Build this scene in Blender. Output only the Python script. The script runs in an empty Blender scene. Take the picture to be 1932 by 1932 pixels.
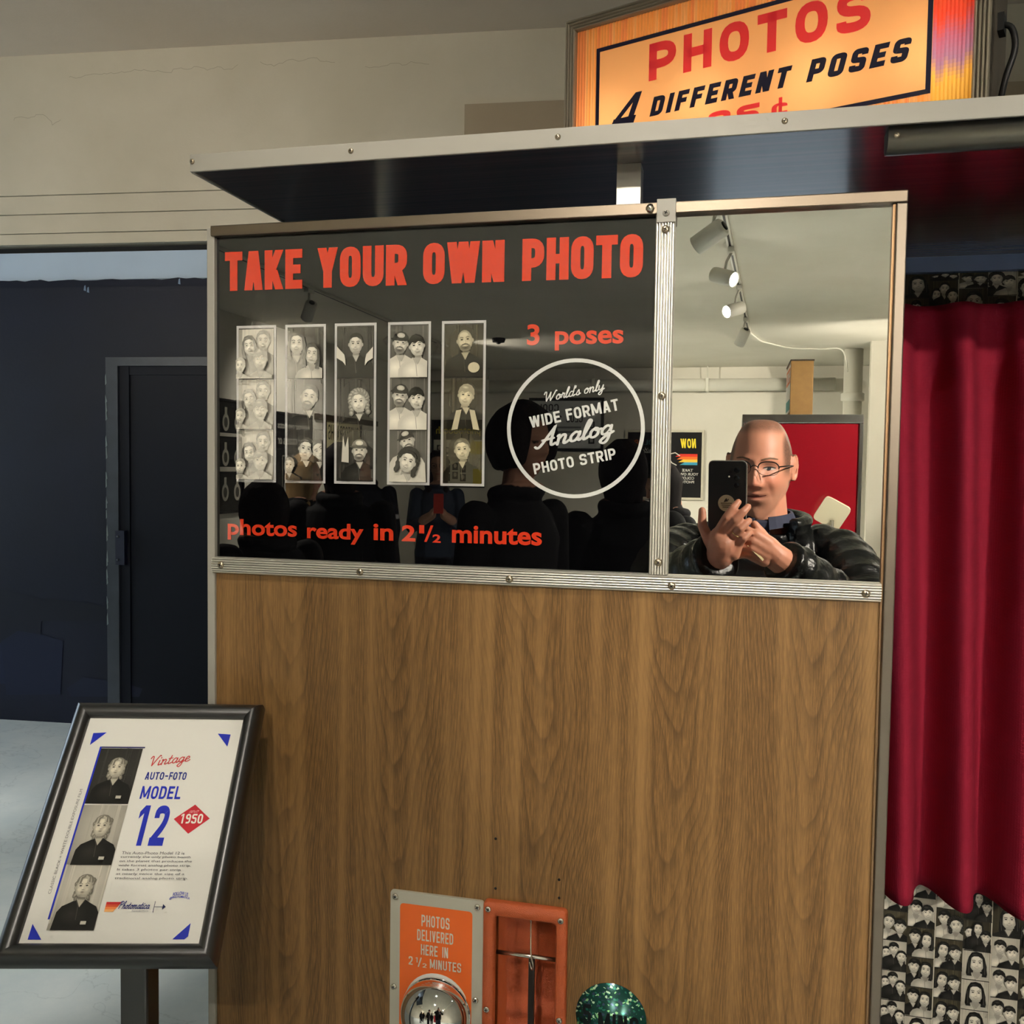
import bpy, bmesh, math, random
from mathutils import Vector, Matrix, Euler
PI = math.pi
rnd = random.Random(7)
scene = bpy.context.scene
COL = scene.collection

# ---------------------------------------------------------------- camera, world, exposure
LENS_Z = 1.55                                   # phone lens height; booth front is the plane y = 0, lens 1 m in front of it
YAW, PITCH, ROLL, FPX = 0.234939561, -0.0480345657, -0.0138689982, 1755.09
def set_camera():
    cy, sy, cp, sp = math.cos(YAW), math.sin(YAW), math.cos(PITCH), math.sin(PITCH)
    f = Vector((-sy * cp, cy * cp, sp)); r = Vector((cy, sy, 0)); d = f.cross(r)
    r2 = r * math.cos(ROLL) + d * math.sin(ROLL); d2 = -r * math.sin(ROLL) + d * math.cos(ROLL)
    cam = bpy.data.cameras.new('camera'); o = bpy.data.objects.new('camera', cam); COL.objects.link(o)
    m = Matrix.Identity(4)
    for i in range(3):
        m[i][0] = r2[i]; m[i][1] = -d2[i]; m[i][2] = -f[i]
    m[0][3], m[1][3], m[2][3] = 0, -1, LENS_Z
    o.matrix_world = m
    cam.sensor_fit = 'HORIZONTAL'; cam.sensor_width = 36; cam.lens = 36 * FPX / 1932
    cam.clip_start = 0.004; cam.clip_end = 60
    scene.camera = o
set_camera()
w = bpy.data.worlds.new('world'); scene.world = w; w.use_nodes = True
w.node_tree.nodes['Background'].inputs[0].default_value = (0.72, 0.84, 1, 1)
w.node_tree.nodes['Background'].inputs[1].default_value = 5.0
scene.view_settings.view_transform = 'Standard'; scene.view_settings.look = 'None'
scene.view_settings.gamma = 1; scene.view_settings.use_curve_mapping = False
scene.view_settings.exposure = 0.0
scene.cycles.max_bounces = 7; scene.cycles.diffuse_bounces = 3; scene.cycles.glossy_bounces = 4; scene.cycles.transmission_bounces = 4; scene.cycles.transparent_max_bounces = 6
scene.cycles.caustics_reflective = False; scene.cycles.caustics_refractive = False; scene.cycles.sample_clamp_indirect = 8.0; scene.cycles.adaptive_threshold = 0.15
LAMP = 1.0                                      # one dial for all track lamps

# ---------------------------------------------------------------- helpers
def lin(c):
    c = c / 255.0
    return c / 12.92 if c <= 0.04045 else ((c + 0.055) / 1.055) ** 2.4
def rgb(r, g, b): return (lin(r), lin(g), lin(b), 1.0)
MATS = {}
def mat(name, color=(0.5, 0.5, 0.5, 1), rough=0.5, metal=0.0, spec=0.5, coat=0.0, coat_ior=1.5, coat_rough=0.03, emit=None, estr=0.0, bump=0.0, bscale=80, var=0.0, vscale=6, sheen=0.0, trans=0.0):
    if name in MATS: return MATS[name]
    m = bpy.data.materials.new(name); m.use_nodes = True; nt = m.node_tree; b = nt.nodes['Principled BSDF']
    I = b.inputs
    I['Base Color'].default_value = color; I['Roughness'].default_value = rough; I['Metallic'].default_value = metal
    I['Specular IOR Level'].default_value = spec
    I['Coat Weight'].default_value = coat; I['Coat IOR'].default_value = coat_ior; I['Coat Roughness'].default_value = coat_rough
    I['Sheen Weight'].default_value = sheen; I['Transmission Weight'].default_value = trans
    if emit: I['Emission Color'].default_value = emit; I['Emission Strength'].default_value = estr
    if bump or var:
        tc = nt.nodes.new('ShaderNodeTexCoord')
    if var:
        n = nt.nodes.new('ShaderNodeTexNoise'); n.inputs['Scale'].default_value = vscale; n.inputs['Detail'].default_value = 5
        nt.links.new(tc.outputs['Object'], n.inputs['Vector'])
        mx = nt.nodes.new('ShaderNodeMix'); mx.data_type = 'RGBA'
        mx.inputs[6].default_value = tuple(max(0, c * (1 - var)) for c in color[:3]) + (1,)
        mx.inputs[7].default_value = tuple(min(1, c * (1 + var)) for c in color[:3]) + (1,)
        nt.links.new(n.outputs['Fac'], mx.inputs[0]); nt.links.new(mx.outputs[2], I['Base Color'])
    if bump:
        n2 = nt.nodes.new('ShaderNodeTexNoise'); n2.inputs['Scale'].default_value = bscale; n2.inputs['Detail'].default_value = 4
        nt.links.new(tc.outputs['Object'], n2.inputs['Vector'])
        bp = nt.nodes.new('ShaderNodeBump'); bp.inputs['Strength'].default_value = bump; bp.inputs['Distance'].default_value = 0.01
        nt.links.new(n2.outputs['Fac'], bp.inputs['Height']); nt.links.new(bp.outputs[0], I['Normal'])
    MATS[name] = m
    return m
def attr_mat(name, rough=0.5, coat=0.0, coat_ior=1.5, coat_rough=0.02, spec=0.5, bump=0.0, bscale=200, sss=0.0):
    if name in MATS: return MATS[name]
    m = mat(name, rough=rough, coat=coat, coat_ior=coat_ior, coat_rough=coat_rough, spec=spec, bump=bump, bscale=bscale)
    nt = m.node_tree; a = nt.nodes.new('ShaderNodeAttribute'); a.attribute_name = 'Col'
    b = nt.nodes['Principled BSDF']; nt.links.new(a.outputs['Color'], b.inputs['Base Color'])
    if sss:
        b.inputs['Subsurface Weight'].default_value = sss; b.inputs['Subsurface Radius'].default_value = (0.01, 0.004, 0.002)
    return m
def brushed(name, color, rough=0.3, axis=0, scale=400):
    """metal with fine streaks along one axis"""
    m = mat(name, color, rough=rough, metal=1.0); nt = m.node_tree; b = nt.nodes['Principled BSDF']
    tc = nt.nodes.new('ShaderNodeTexCoord'); mp = nt.nodes.new('ShaderNodeMapping')
    s = [scale] * 3; s[axis] = 6; mp.inputs['Scale'].default_value = s
    n = nt.nodes.new('ShaderNodeTexNoise'); n.inputs['Scale'].default_value = 1; n.inputs['Detail'].default_value = 3
    nt.links.new(tc.outputs['Object'], mp.inputs[0]); nt.links.new(mp.outputs[0], n.inputs['Vector'])
    r = nt.nodes.new('ShaderNodeMapRange'); r.inputs[3].default_value = rough * 0.9; r.inputs[4].default_value = rough * 1.12
    nt.links.new(n.outputs['Fac'], r.inputs[0]); nt.links.new(r.outputs[0], b.inputs['Roughness'])
    return m

def basis(o):
    return o.matrix_basis.copy()
def wm(o):
    if o.parent is None: return basis(o)
    return wm(o.parent) @ o.matrix_parent_inverse @ basis(o)
def setp(o, parent):
    if parent is not None:
        o.parent = parent; o.matrix_parent_inverse = wm(parent).inverted()
def tag(o, label=None, cat=None, group=None, kind=None):
    if label: o['label'] = label
    if cat: o['category'] = cat
    if group: o['group'] = group
    if kind: o['kind'] = kind
    return o
def empty(name, loc, label, cat, group=None, rz=0):
    o = bpy.data.objects.new(name, None); COL.objects.link(o); o.location = loc; o.rotation_euler = (0, 0, rz)
    o.empty_display_size = 0.05
    return tag(o, label, cat, group)
def link(name, me, parent=None, loc=None, rot=None, scale=None):
    o = bpy.data.objects.new(name, me); COL.objects.link(o)
    if loc is not None: o.location = loc
    if rot is not None: o.rotation_euler = rot
    if scale is not None: o.scale = scale
    setp(o, parent)
    return o

class MB:
    """collects shapes for one mesh"""
    def __init__(s): s.v = []; s.f = []; s.m = []; s.mats = []; s.smooth = []
    def mi(s, m):
        if m not in s.mats: s.mats.append(m)
        return s.mats.index(m)
    def add(s, vs, fs, m, smooth=False):
        o = len(s.v); s.v.extend([tuple(v) for v in vs]); k = s.mi(m)
        for f in fs:
            s.f.append(tuple(i + o for i in f)); s.m.append(k); s.smooth.append(smooth)
        return s
    def box(s, x0, x1, y0, y1, z0, z1, m, bev=0.0):
        if bev <= 0:
            vs = [(x, y, z) for x in (x0, x1) for y in (y0, y1) for z in (z0, z1)]
            fs = [(0, 1, 3, 2), (4, 6, 7, 5), (0, 4, 5, 1), (2, 3, 7, 6), (0, 2, 6, 4), (1, 5, 7, 3)]
            return s.add(vs, fs, m)
        bm = bmesh.new(); bmesh.ops.create_cube(bm, size=1)
        for v in bm.verts: v.co = Vector(((x0 + x1) / 2 + v.co.x * (x1 - x0), (y0 + y1) / 2 + v.co.y * (y1 - y0), (z0 + z1) / 2 + v.co.z * (z1 - z0)))
        bmesh.ops.bevel(bm, geom=list(bm.edges), offset=bev, segments=2, profile=0.5, affect='EDGES', clamp_overlap=True)
        return s.bm(bm, m, False)
    def bm(s, bm, m, smooth=True):
        bm.verts.index_update()
        s.add([v.co.copy() for v in bm.verts], [[v.index for v in f.verts] for f in bm.faces], m, smooth); bm.free(); return s
    def quad(s, a, b, c, d, m): return s.add([a, b, c, d], [(0, 1, 2, 3)], m)
    def prism(s, pts, ax, a0, a1, m, smooth=False):
        """extrude a 2D outline along axis ax (0,1,2) from a0 to a1; pts are the other two coordinates in order"""
        n = len(pts)
        def mk(p, a):
            q = list(p); q.insert(ax, a); return tuple(q)
        vs = [mk(p, a0) for p in pts] + [mk(p, a1) for p in pts]
        fs = [tuple(range(n)), tuple(range(2 * n - 1, n - 1, -1))]
        s.add(vs, [], m); o = len(s.v) - 2 * n; k = s.mi(m)
        for f in fs: s.f.append(tuple(i + o for i in f)); s.m.append(k); s.smooth.append(False)
        for i in range(n):
            j = (i + 1) % n
            s.f.append((o + i, o + n + i, o + n + j, o + j)); s.m.append(k); s.smooth.append(smooth)
        return s
    def tube(s, path, r, m, seg=12, caps=True, closed=False):
        path = [Vector(p) for p in path]; n = len(path); rs = r if isinstance(r, (list, tuple)) else [r] * n
        vs = []; up = None
        for i, p in enumerate(path):
            a = path[i - 1] if (i > 0 or closed) else path[0]; b = path[(i + 1) % n] if (i < n - 1 or closed) else path[-1]
            t = (b - a).normalized()
            if up is None:
                up = t.orthogonal().normalized()
            up = (up - t * up.dot(t)).normalized(); q = t.cross(up)
            for k in range(seg):
                an = 2 * PI * k / seg
                vs.append(p + (up * math.cos(an) + q * math.sin(an)) * rs[i])
        fs = []
        for i in range(n if closed else n - 1):
            for k in range(seg):
                a = i * seg + k; b = i * seg + (k + 1) % seg; c = ((i + 1) % n) * seg + (k + 1) % seg; d = ((i + 1) % n) * seg + k
                fs.append((a, b, c, d))
        if caps and not closed:
            fs.append(tuple(range(seg - 1, -1, -1))); fs.append(tuple((n - 1) * seg + k for k in range(seg)))
        return s.add(vs, fs, m, True)
    def loft(s, rings, m, caps=True):
        """rings: equal-length closed loops of points"""
        k = len(rings[0]); vs = [p for r in rings for p in r]; fs = []
        for i in range(len(rings) - 1):
            for j in range(k):
                fs.append((i * k + j, i * k + (j + 1) % k, (i + 1) * k + (j + 1) % k, (i + 1) * k + j))
        if caps: fs.append(tuple(range(k - 1, -1, -1))); fs.append(tuple((len(rings) - 1) * k + j for j in range(k)))
        return s.add(vs, fs, m, True)
    def lathe(s, prof, m, c=(0, 0, 0), axis='Z', seg=24):
        """prof: (r, h) pairs"""
        vs = []
        for r, h in prof:
            for k in range(seg):
                a = 2 * PI * k / seg; x, y = r * math.cos(a), r * math.sin(a)
                p = {'Z': (x, y, h), 'Y': (x, h, y), 'X': (h, x, y)}[axis]
                vs.append((p[0] + c[0], p[1] + c[1], p[2] + c[2]))
        fs = []
        for i in range(len(prof) - 1):
            for k in range(seg): fs.append((i * seg + k, i * seg + (k + 1) % seg, (i + 1) * seg + (k + 1) % seg, (i + 1) * seg + k))
        fs.append(tuple(range(seg))); fs.append(tuple((len(prof) - 1) * seg + k for k in range(seg - 1, -1, -1)))
        return s.add(vs, fs, m, True)
    def xf(s, M, start=0):
        for i in range(start, len(s.v)): s.v[i] = tuple(M @ Vector(s.v[i]))
        return s
    def mesh(s, name):
        me = bpy.data.meshes.new(name); me.from_pydata(s.v, [], s.f)
        for m in s.mats: me.materials.append(m)
        me.polygons.foreach_set('material_index', s.m); me.polygons.foreach_set('use_smooth', s.smooth); me.update()
        bm = bmesh.new(); bm.from_mesh(me); bmesh.ops.recalc_face_normals(bm, faces=bm.faces); bm.to_mesh(me); bm.free()
        return me
    def build(s, name, parent=None, loc=None, rot=None):
        return link(name, s.mesh(name), parent, loc, rot)
def struct(o): o['kind'] = 'structure'; return o

# ---------------------------------------------------------------- lettering
def ribbon(pts, wd, closed=False):
    """mitred flat band along 2D points -> quads"""
    pts = [Vector(p) for p in pts]; n = len(pts); L = []; R = []
    for i, p in enumerate(pts):
        a = pts[i - 1] if (i > 0 or closed) else None; b = pts[(i + 1) % n] if (i < n - 1 or closed) else None
        d1 = (p - a).normalized() if a is not None else (b - p).normalized(); d2 = (b - p).normalized() if b is not None else d1
        n1 = Vector((-d1.y, d1.x)); n2 = Vector((-d2.y, d2.x)); m = (n1 + n2)
        if m.length < 1e-6: m = n1
        m.normalize(); k = wd / 2 / max(0.45, m.dot(n1)); L.append(p + m * k); R.append(p - m * k)
    return [[L[i], R[i], R[(i + 1) % n], L[(i + 1) % n]] for i in range(n if closed else n - 1)]
def rounded(pts, r, closed=False, k=5):
    out = []; n = len(pts)
    for i, p in enumerate(pts):
        if not closed and i in (0, n - 1): out.append(p); continue
        p = Vector(p); a = Vector(pts[i - 1]); b = Vector(pts[(i + 1) % n])
        ra = min(r, (a - p).length * 0.499); rb = min(r, (b - p).length * 0.499)
        A = p + (a - p).normalized() * ra; B = p + (b - p).normalized() * rb
        for j in range(k + 1):
            t = j / k; out.append(tuple(A * (1 - t) ** 2 + p * 2 * t * (1 - t) + B * t * t))
    return out
def glyph(ch, W, s, rd=0.28):
    """block capital in a W x 1 box, stroke s -> list of polygons"""
    h = s / 2; L, R, T, B, M = h, W - h, 1 - h, h, 0.5; P = []
    def st(pts, r=0.0, closed=False): P.extend(ribbon(rounded(pts, r, closed) if r else pts, s, closed))
    def pa(x0, y0, x1, y1, sw=None):
        q = (sw or s * 1.05) / 2; P.append([(x0 - q, y0), (x0 + q, y0), (x1 + q, y1), (x1 - q, y1)])
    q = s * 1.05 / 2
    if ch == 'A':
        pa(q, 0, W / 2 - s * .1, 1); pa(W - q, 0, W / 2 + s * .1, 1); P.append([(W * .22, .2), (W * .78, .2), (W * .72, .2 + s * .8), (W * .28, .2 + s * .8)])
    elif ch == 'B': st([(L, B), (L, T), (R - .04, T), (R - .04, M), (L, M)], rd * .8); st([(L, M), (R, M), (R, B), (L - h, B)], rd * .8); st([(L, 0), (L, 1)])
    elif ch == 'C': st([(R, .68), (R, T), (L, T), (L, B), (R, B), (R, .32)], rd)
    elif ch == 'D': st([(L, B), (L, T), (R, T), (R, B)], 0.0) if rd == 0 else st([(0, T), (R, T), (R, B), (0, B)], rd * 1.2); st([(L, 0), (L, 1)])
    elif ch == 'E': st([(L, 0), (L, 1)]); st([(0, T), (W, T)]); st([(0, M), (W * .9, M)]); st([(0, B), (W, B)])
    elif ch == 'F': st([(L, 0), (L, 1)]); st([(0, T), (W, T)]); st([(0, M), (W * .9, M)])
    elif ch == 'G': st([(R, .68), (R, T), (L, T), (L, B), (R, B), (R, .48), (W * .5, .48)], rd)
    elif ch == 'H': st([(L, 0), (L, 1)]); st([(R, 0), (R, 1)]); st([(L, M), (R, M)])
    elif ch in 'I1|': 
        st([(W / 2, 0), (W / 2, 1)])
        if ch == '1': P.append([(W / 2 - h, 1), (W / 2 - h, 1 - s), (W / 2 - h - s * .9, 1 - s * 1.7), (W / 2 - h - s * .9, 1 - s * .8)])
    elif ch == 'J': st([(R, 1), (R, B), (L, B), (L, .3)], rd)
    elif ch == 'K': st([(L, 0), (L, 1)]); pa(L + h * .6, .42, W - q, 1); pa(W * .46, .5, W - q, 0)
    elif ch == 'L': st([(L, 0), (L, 1)]); st([(0, B), (W, B)])
    elif ch == 'M': st([(L, 0), (L, 1)]); st([(R, 0), (R, 1)]); pa(L, 1, W / 2, .12, s * .95); pa(R, 1, W / 2, .12, s * .95)
    elif ch == 'N': st([(L, 0), (L, 1)]); st([(R, 0), (R, 1)]); pa(L + h * .2, 1, R - h * .2, 0, s * 1.1)
    elif ch in 'O0': st([(L, B), (L, T), (R, T), (R, B)], rd, True)
    elif ch == 'Q': st([(L, B), (L, T), (R, T), (R, B)], rd, True); pa(W * .55, .3, W * .95, 0)
    elif ch == 'P': st([(L, 0), (L, 1)]); st([(0, T), (R, T), (R, .42), (0, .42)], rd * .9)
    elif ch == 'R': st([(L, 0), (L, 1)]); st([(0, T), (R, T), (R, .44), (0, .44)], rd * .8); pa(W * .5, .46, W - q, 0)
    elif ch == 'S': st([(R, .7), (R, T), (L, T), (L, M + .02), (R, M - .02), (R, B), (L, B), (L, .3)], rd * .7)
    elif ch == 'T': st([(W / 2, 0), (W / 2, 1)]); st([(0, T), (W, T)])
    elif ch == 'U': st([(L, 1), (L, B), (R, B), (R, 1)], rd)
    elif ch == 'V': pa(q, 1, W / 2, 0); pa(W - q, 1, W / 2, 0)
    elif ch == 'W': pa(q, 1, W * .3, 0); pa(W / 2, 1, W * .3, 0); pa(W / 2, 1, W * .7, 0); pa(W - q, 1, W * .7, 0)
    elif ch == 'X': pa(q, 0, W - q, 1); pa(q, 1, W - q, 0)
    elif ch == 'Y': pa(q, 1, W / 2, .42); pa(W - q, 1, W / 2, .42); st([(W / 2, 0), (W / 2, .5)])
    elif ch == 'Z': st([(0, T), (W, T)]); st([(0, B), (W, B)]); pa(q, 0, W - q, 1)
    elif ch == '2': st([(L, .68), (L, T), (R, T), (R, .55), (L, B + .02)], rd * .9); st([(0, B), (W, B)])
    elif ch == '3': st([(L, .72), (L, T), (R, T), (R, M), (W * .3, M)], rd * .8); st([(W * .3, M), (R, M), (R, B), (L, B), (L, .28)], rd * .8)
    elif ch == '4': st([(R - s * .4, 0), (R - s * .4, 1)]); st([(0, .3), (W, .3)]); pa(q * .8, .3, R - s * .5, 1)
    elif ch == '5': st([(W, T), (L, T), (L, .56), (R, .56), (R, B), (L, B), (L, .26)], rd * .5)
    elif ch == '9': st([(R, .5), (L, .5), (L, T), (R, T), (R, B), (L, B)], rd * .9); st([(R, .3), (R, .8)])
    elif ch == '-': st([(W * .1, M), (W * .9, M)])
    elif ch == "'": st([(W / 2, .75), (W / 2, 1)])
    elif ch == '/': pa(q, 0, W - q, 1)
    elif ch == '.': st([(W / 2 - h, h), (W / 2 + h, h)])
    elif ch == '?': st([(L, .7), (L, T), (R, T), (R, .55), (W / 2, .5), (W / 2, .3)], rd * .7); st([(W / 2, 0), (W / 2, s)])
    return P
NARROW = {'I': .55, '1': .7, '|': .5, "'": .4, '.': .4, '-': .7, 'L': .88, 'E': .9, 'F': .88, 'M': 1.35, 'W': 1.5, 'T': .95}
def block(text, W=0.6, s=0.2, gap=0.1, space=0.35, rd=0.28, shear=0.0):
    x = 0; out = []
    for ch in text:
        if ch == ' ': x += space; continue
        gw = W * NARROW.get(ch, 1.0)
        if ch in 'I|': gw = max(s, gw * .5)
        for p in glyph(ch, gw, s, rd): out.append([(x + q[0] + shear * q[1], q[1]) for q in p])
        x += gw + gap
    return out
FCACHE = {}
def bfont(text, bold=0.0, shear=0.0, gap=1.0, align='LEFT', lines=1.0):
    key = (text, bold, shear, gap, align, lines)
    if key in FCACHE: return FCACHE[key]
    c = bpy.data.curves.new('t', 'FONT'); c.body = text; c.offset = bold; c.shear = shear; c.space_character = gap; c.align_x = align
    c.space_line = lines; c.fill_mode = 'FRONT'; c.resolution_u = 4
    o = bpy.data.objects.new('t', c); COL.objects.link(o)
    dg = bpy.context.evaluated_depsgraph_get()
    me = bpy.data.meshes.new_from_object(o.evaluated_get(dg))
    polys = [[(me.vertices[i].co.x, me.vertices[i].co.y) for i in p.vertices] for p in me.polygons]
    bpy.data.objects.remove(o); bpy.data.curves.remove(c); bpy.data.meshes.remove(me)
    FCACHE[key] = polys
    return polys
def crom(pts, k=6):
    P = [Vector(p) for p in pts]; out = []
    for i in range(len(P) - 1):
        a = P[max(i - 1, 0)]; b = P[i]; c = P[i + 1]; d = P[min(i + 2, len(P) - 1)]
        for j in range(k):
            t = j / k
            out.append(0.5 * ((2 * b) + (c - a) * t + (2 * a - 5 * b + 4 * c - d) * t * t + (3 * b - a - 3 * c + d) * t ** 3))
    out.append(P[-1])
    return out
# cursive letters: (advance, strokes); x-height 0.5
SCR = {
 'a': (.55, [[(.42, .42), (.25, .5), (.08, .3), (.12, .05), (.3, .05), (.43, .3), (.44, .48)], [(.44, .48), (.4, .15), (.46, .02), (.58, .12)]]),
 'c': (.45, [[(.4, .4), (.25, .5), (.08, .28), (.14, .03), (.32, .03), (.48, .14)]]),
 'd': (.58, [[(.42, .42), (.25, .5), (.08, .3), (.12, .05), (.3, .05), (.43, .3), (.52, 1.0)], [(.5, .9), (.42, .15), (.48, .02), (.6, .12)]]),
 'e': (.45, [[(.06, .2), (.3, .28), (.36, .42), (.24, .5), (.09, .3), (.13, .04), (.3, .03), (.48, .14)]]),
 'g': (.55, [[(.42, .42), (.25, .5), (.08, .3), (.12, .08), (.3, .08), (.43, .3), (.45, .48)], [(.45, .48), (.4, -.2), (.25, -.42), (.08, -.3), (.25, -.08), (.58, .12)]]),
 'h': (.56, [[(.05, 0), (.2, .7), (.3, .98), (.22, .98), (.12, .5), (.08, 0)], [(.1, .25), (.28, .48), (.38, .4), (.36, .1), (.42, .01), (.58, .12)]]),
 'i': (.28, [[(.1, .48), (.08, .1), (.14, .01), (.3, .12)], [(.14, .68), (.17, .74)]]),
 'l': (.3, [[(.04, .1), (.25, .7), (.3, .96), (.2, .98), (.1, .5), (.1, .06), (.18, .01), (.34, .12)]]),
 'm': (.82, [[(.04, .46), (.1, .48), (.08, 0)], [(.09, .3), (.24, .49), (.34, .42), (.32, 0)], [(.33, .3), (.5, .49), (.6, .42), (.58, .08), (.66, .01), (.84, .12)]]),
 'n': (.56, [[(.04, .46), (.1, .48), (.08, 0)], [(.09, .3), (.26, .49), (.38, .42), (.35, .08), (.42, .01), (.58, .12)]]),
 'o': (.5, [[(.28, .5), (.1, .35), (.1, .08), (.25, .01), (.4, .15), (.38, .42), (.26, .5), (.3, .38), (.52, .4)]]),
 'r': (.42, [[(.02, .1), (.14, .46), (.16, .54), (.24, .44), (.34, .46), (.28, .15), (.34, .02), (.46, .12)]]),
 's': (.4, [[(.02, .1), (.24, .5), (.3, .28), (.3, .06), (.14, .02), (.06, .1)], [(.3, .06), (.44, .14)]]),
 't': (.36, [[(.2, .8), (.1, .15), (.16, .01), (.38, .12)], [(.02, .52), (.34, .55)]]),
 'w': (.7, [[(.06, .48), (.06, .12), (.16, .02), (.32, .2), (.36, .48)], [(.36, .48), (.36, .12), (.46, .02), (.6, .2), (.62, .46), (.74, .42)]]),
 'y': (.55, [[(.06, .48), (.06, .15), (.18, .05), (.36, .2), (.44, .48)], [(.44, .48), (.38, -.2), (.24, -.42), (.08, -.3), (.25, -.08), (.58, .12)]]),
 "'": (.12, [[(.06, .95), (.02, .75)]]),
 'A': (.85, [[(-.05, .08), (.06, .0), (.2, .12), (.45, .6), (.66, 1.0), (.66, 1.02)], [(.66, 1.02), (.62, .4), (.66, .06), (.84, .12)], [(.22, .38), (.7, .42)]]),
 'V': (.75, [[(.0, .75), (.08, .95), (.2, .9), (.24, .5), (.3, .02)], [(.3, .02), (.5, .5), (.72, .95), (.82, .9)]]),
 'W': (1.15, [[(.0, .75), (.08, .95), (.2, .9), (.22, .5), (.28, .03)], [(.28, .03), (.45, .4), (.62, .85)], [(.62, .85), (.6, .4), (.66, .03)], [(.66, .03), (.9, .5), (1.08, .92), (1.18, .9)]]),
 'P': (.7, [[(.28, .9), (.2, .4), (.12, .0)], [(.02, .7), (.12, .92), (.45, 1.0), (.64, .82), (.5, .55), (.22, .5)]]),
}
def script(text, s=0.1, shear=0.3):
    x = 0; out = []
    for ch in text:
        if ch == ' ': x += .35; continue
        adv, strokes = SCR[ch]
        for st in strokes:
            pts = [(x + p[0] + shear * p[1], p[1]) for p in crom(st, 5)]
            out += ribbon(pts, s)
            for e in (pts[0], pts[-1]): out.append([(e[0] + s / 2 * math.cos(a * PI / 4), e[1] + s / 2 * math.sin(a * PI / 4)) for a in range(8)])
        x += adv
    return out
def bbox(polys):
    xs = [p[0] for q in polys for p in q]; ys = [p[1] for q in polys for p in q]
    return min(xs), min(ys), max(xs), max(ys)
def fit(polys, x0, y0, x1, y1, rot=0.0, arc=None):
    a, b, c, d = bbox(polys); sx = (x1 - x0) / (c - a); sy = (y1 - y0) / (d - b); out = []
    cx, cy = (x0 + x1) / 2, (y0 + y1) / 2; cr, sr = math.cos(rot), math.sin(rot)
    for q in polys:
        r = []
        for p in q:
            x = x0 + (p[0] - a) * sx - cx; y = y0 + (p[1] - b) * sy - cy
            if arc: y -= arc * x * x
            r.append((cx + x * cr - y * sr, cy + x * sr + y * cr))
        out.append(r)
    return out
def clip(poly, x0, y0, x1, y1):
    def cut(ps, inside, inter):
        out = []
        for i in range(len(ps)):
            a, b = ps[i - 1], ps[i]
            if inside(b):
                if not inside(a): out.append(inter(a, b))
                out.append(b)
            elif inside(a): out.append(inter(a, b))
        return out
    def ix(v): return lambda a, b: (v, a[1] + (b[1] - a[1]) * (v - a[0]) / (b[0] - a[0]))
    def iy(v): return lambda a, b: (a[0] + (b[0] - a[0]) * (v - a[1]) / (b[1] - a[1]), v)
    for ins, it in ((lambda p: p[0] >= x0, ix(x0)), (lambda p: p[0] <= x1, ix(x1)), (lambda p: p[1] >= y0, iy(y0)), (lambda p: p[1] <= y1, iy(y1))):
        poly = cut(poly, ins, it)
        if len(poly) < 3: return []
    return poly

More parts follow.
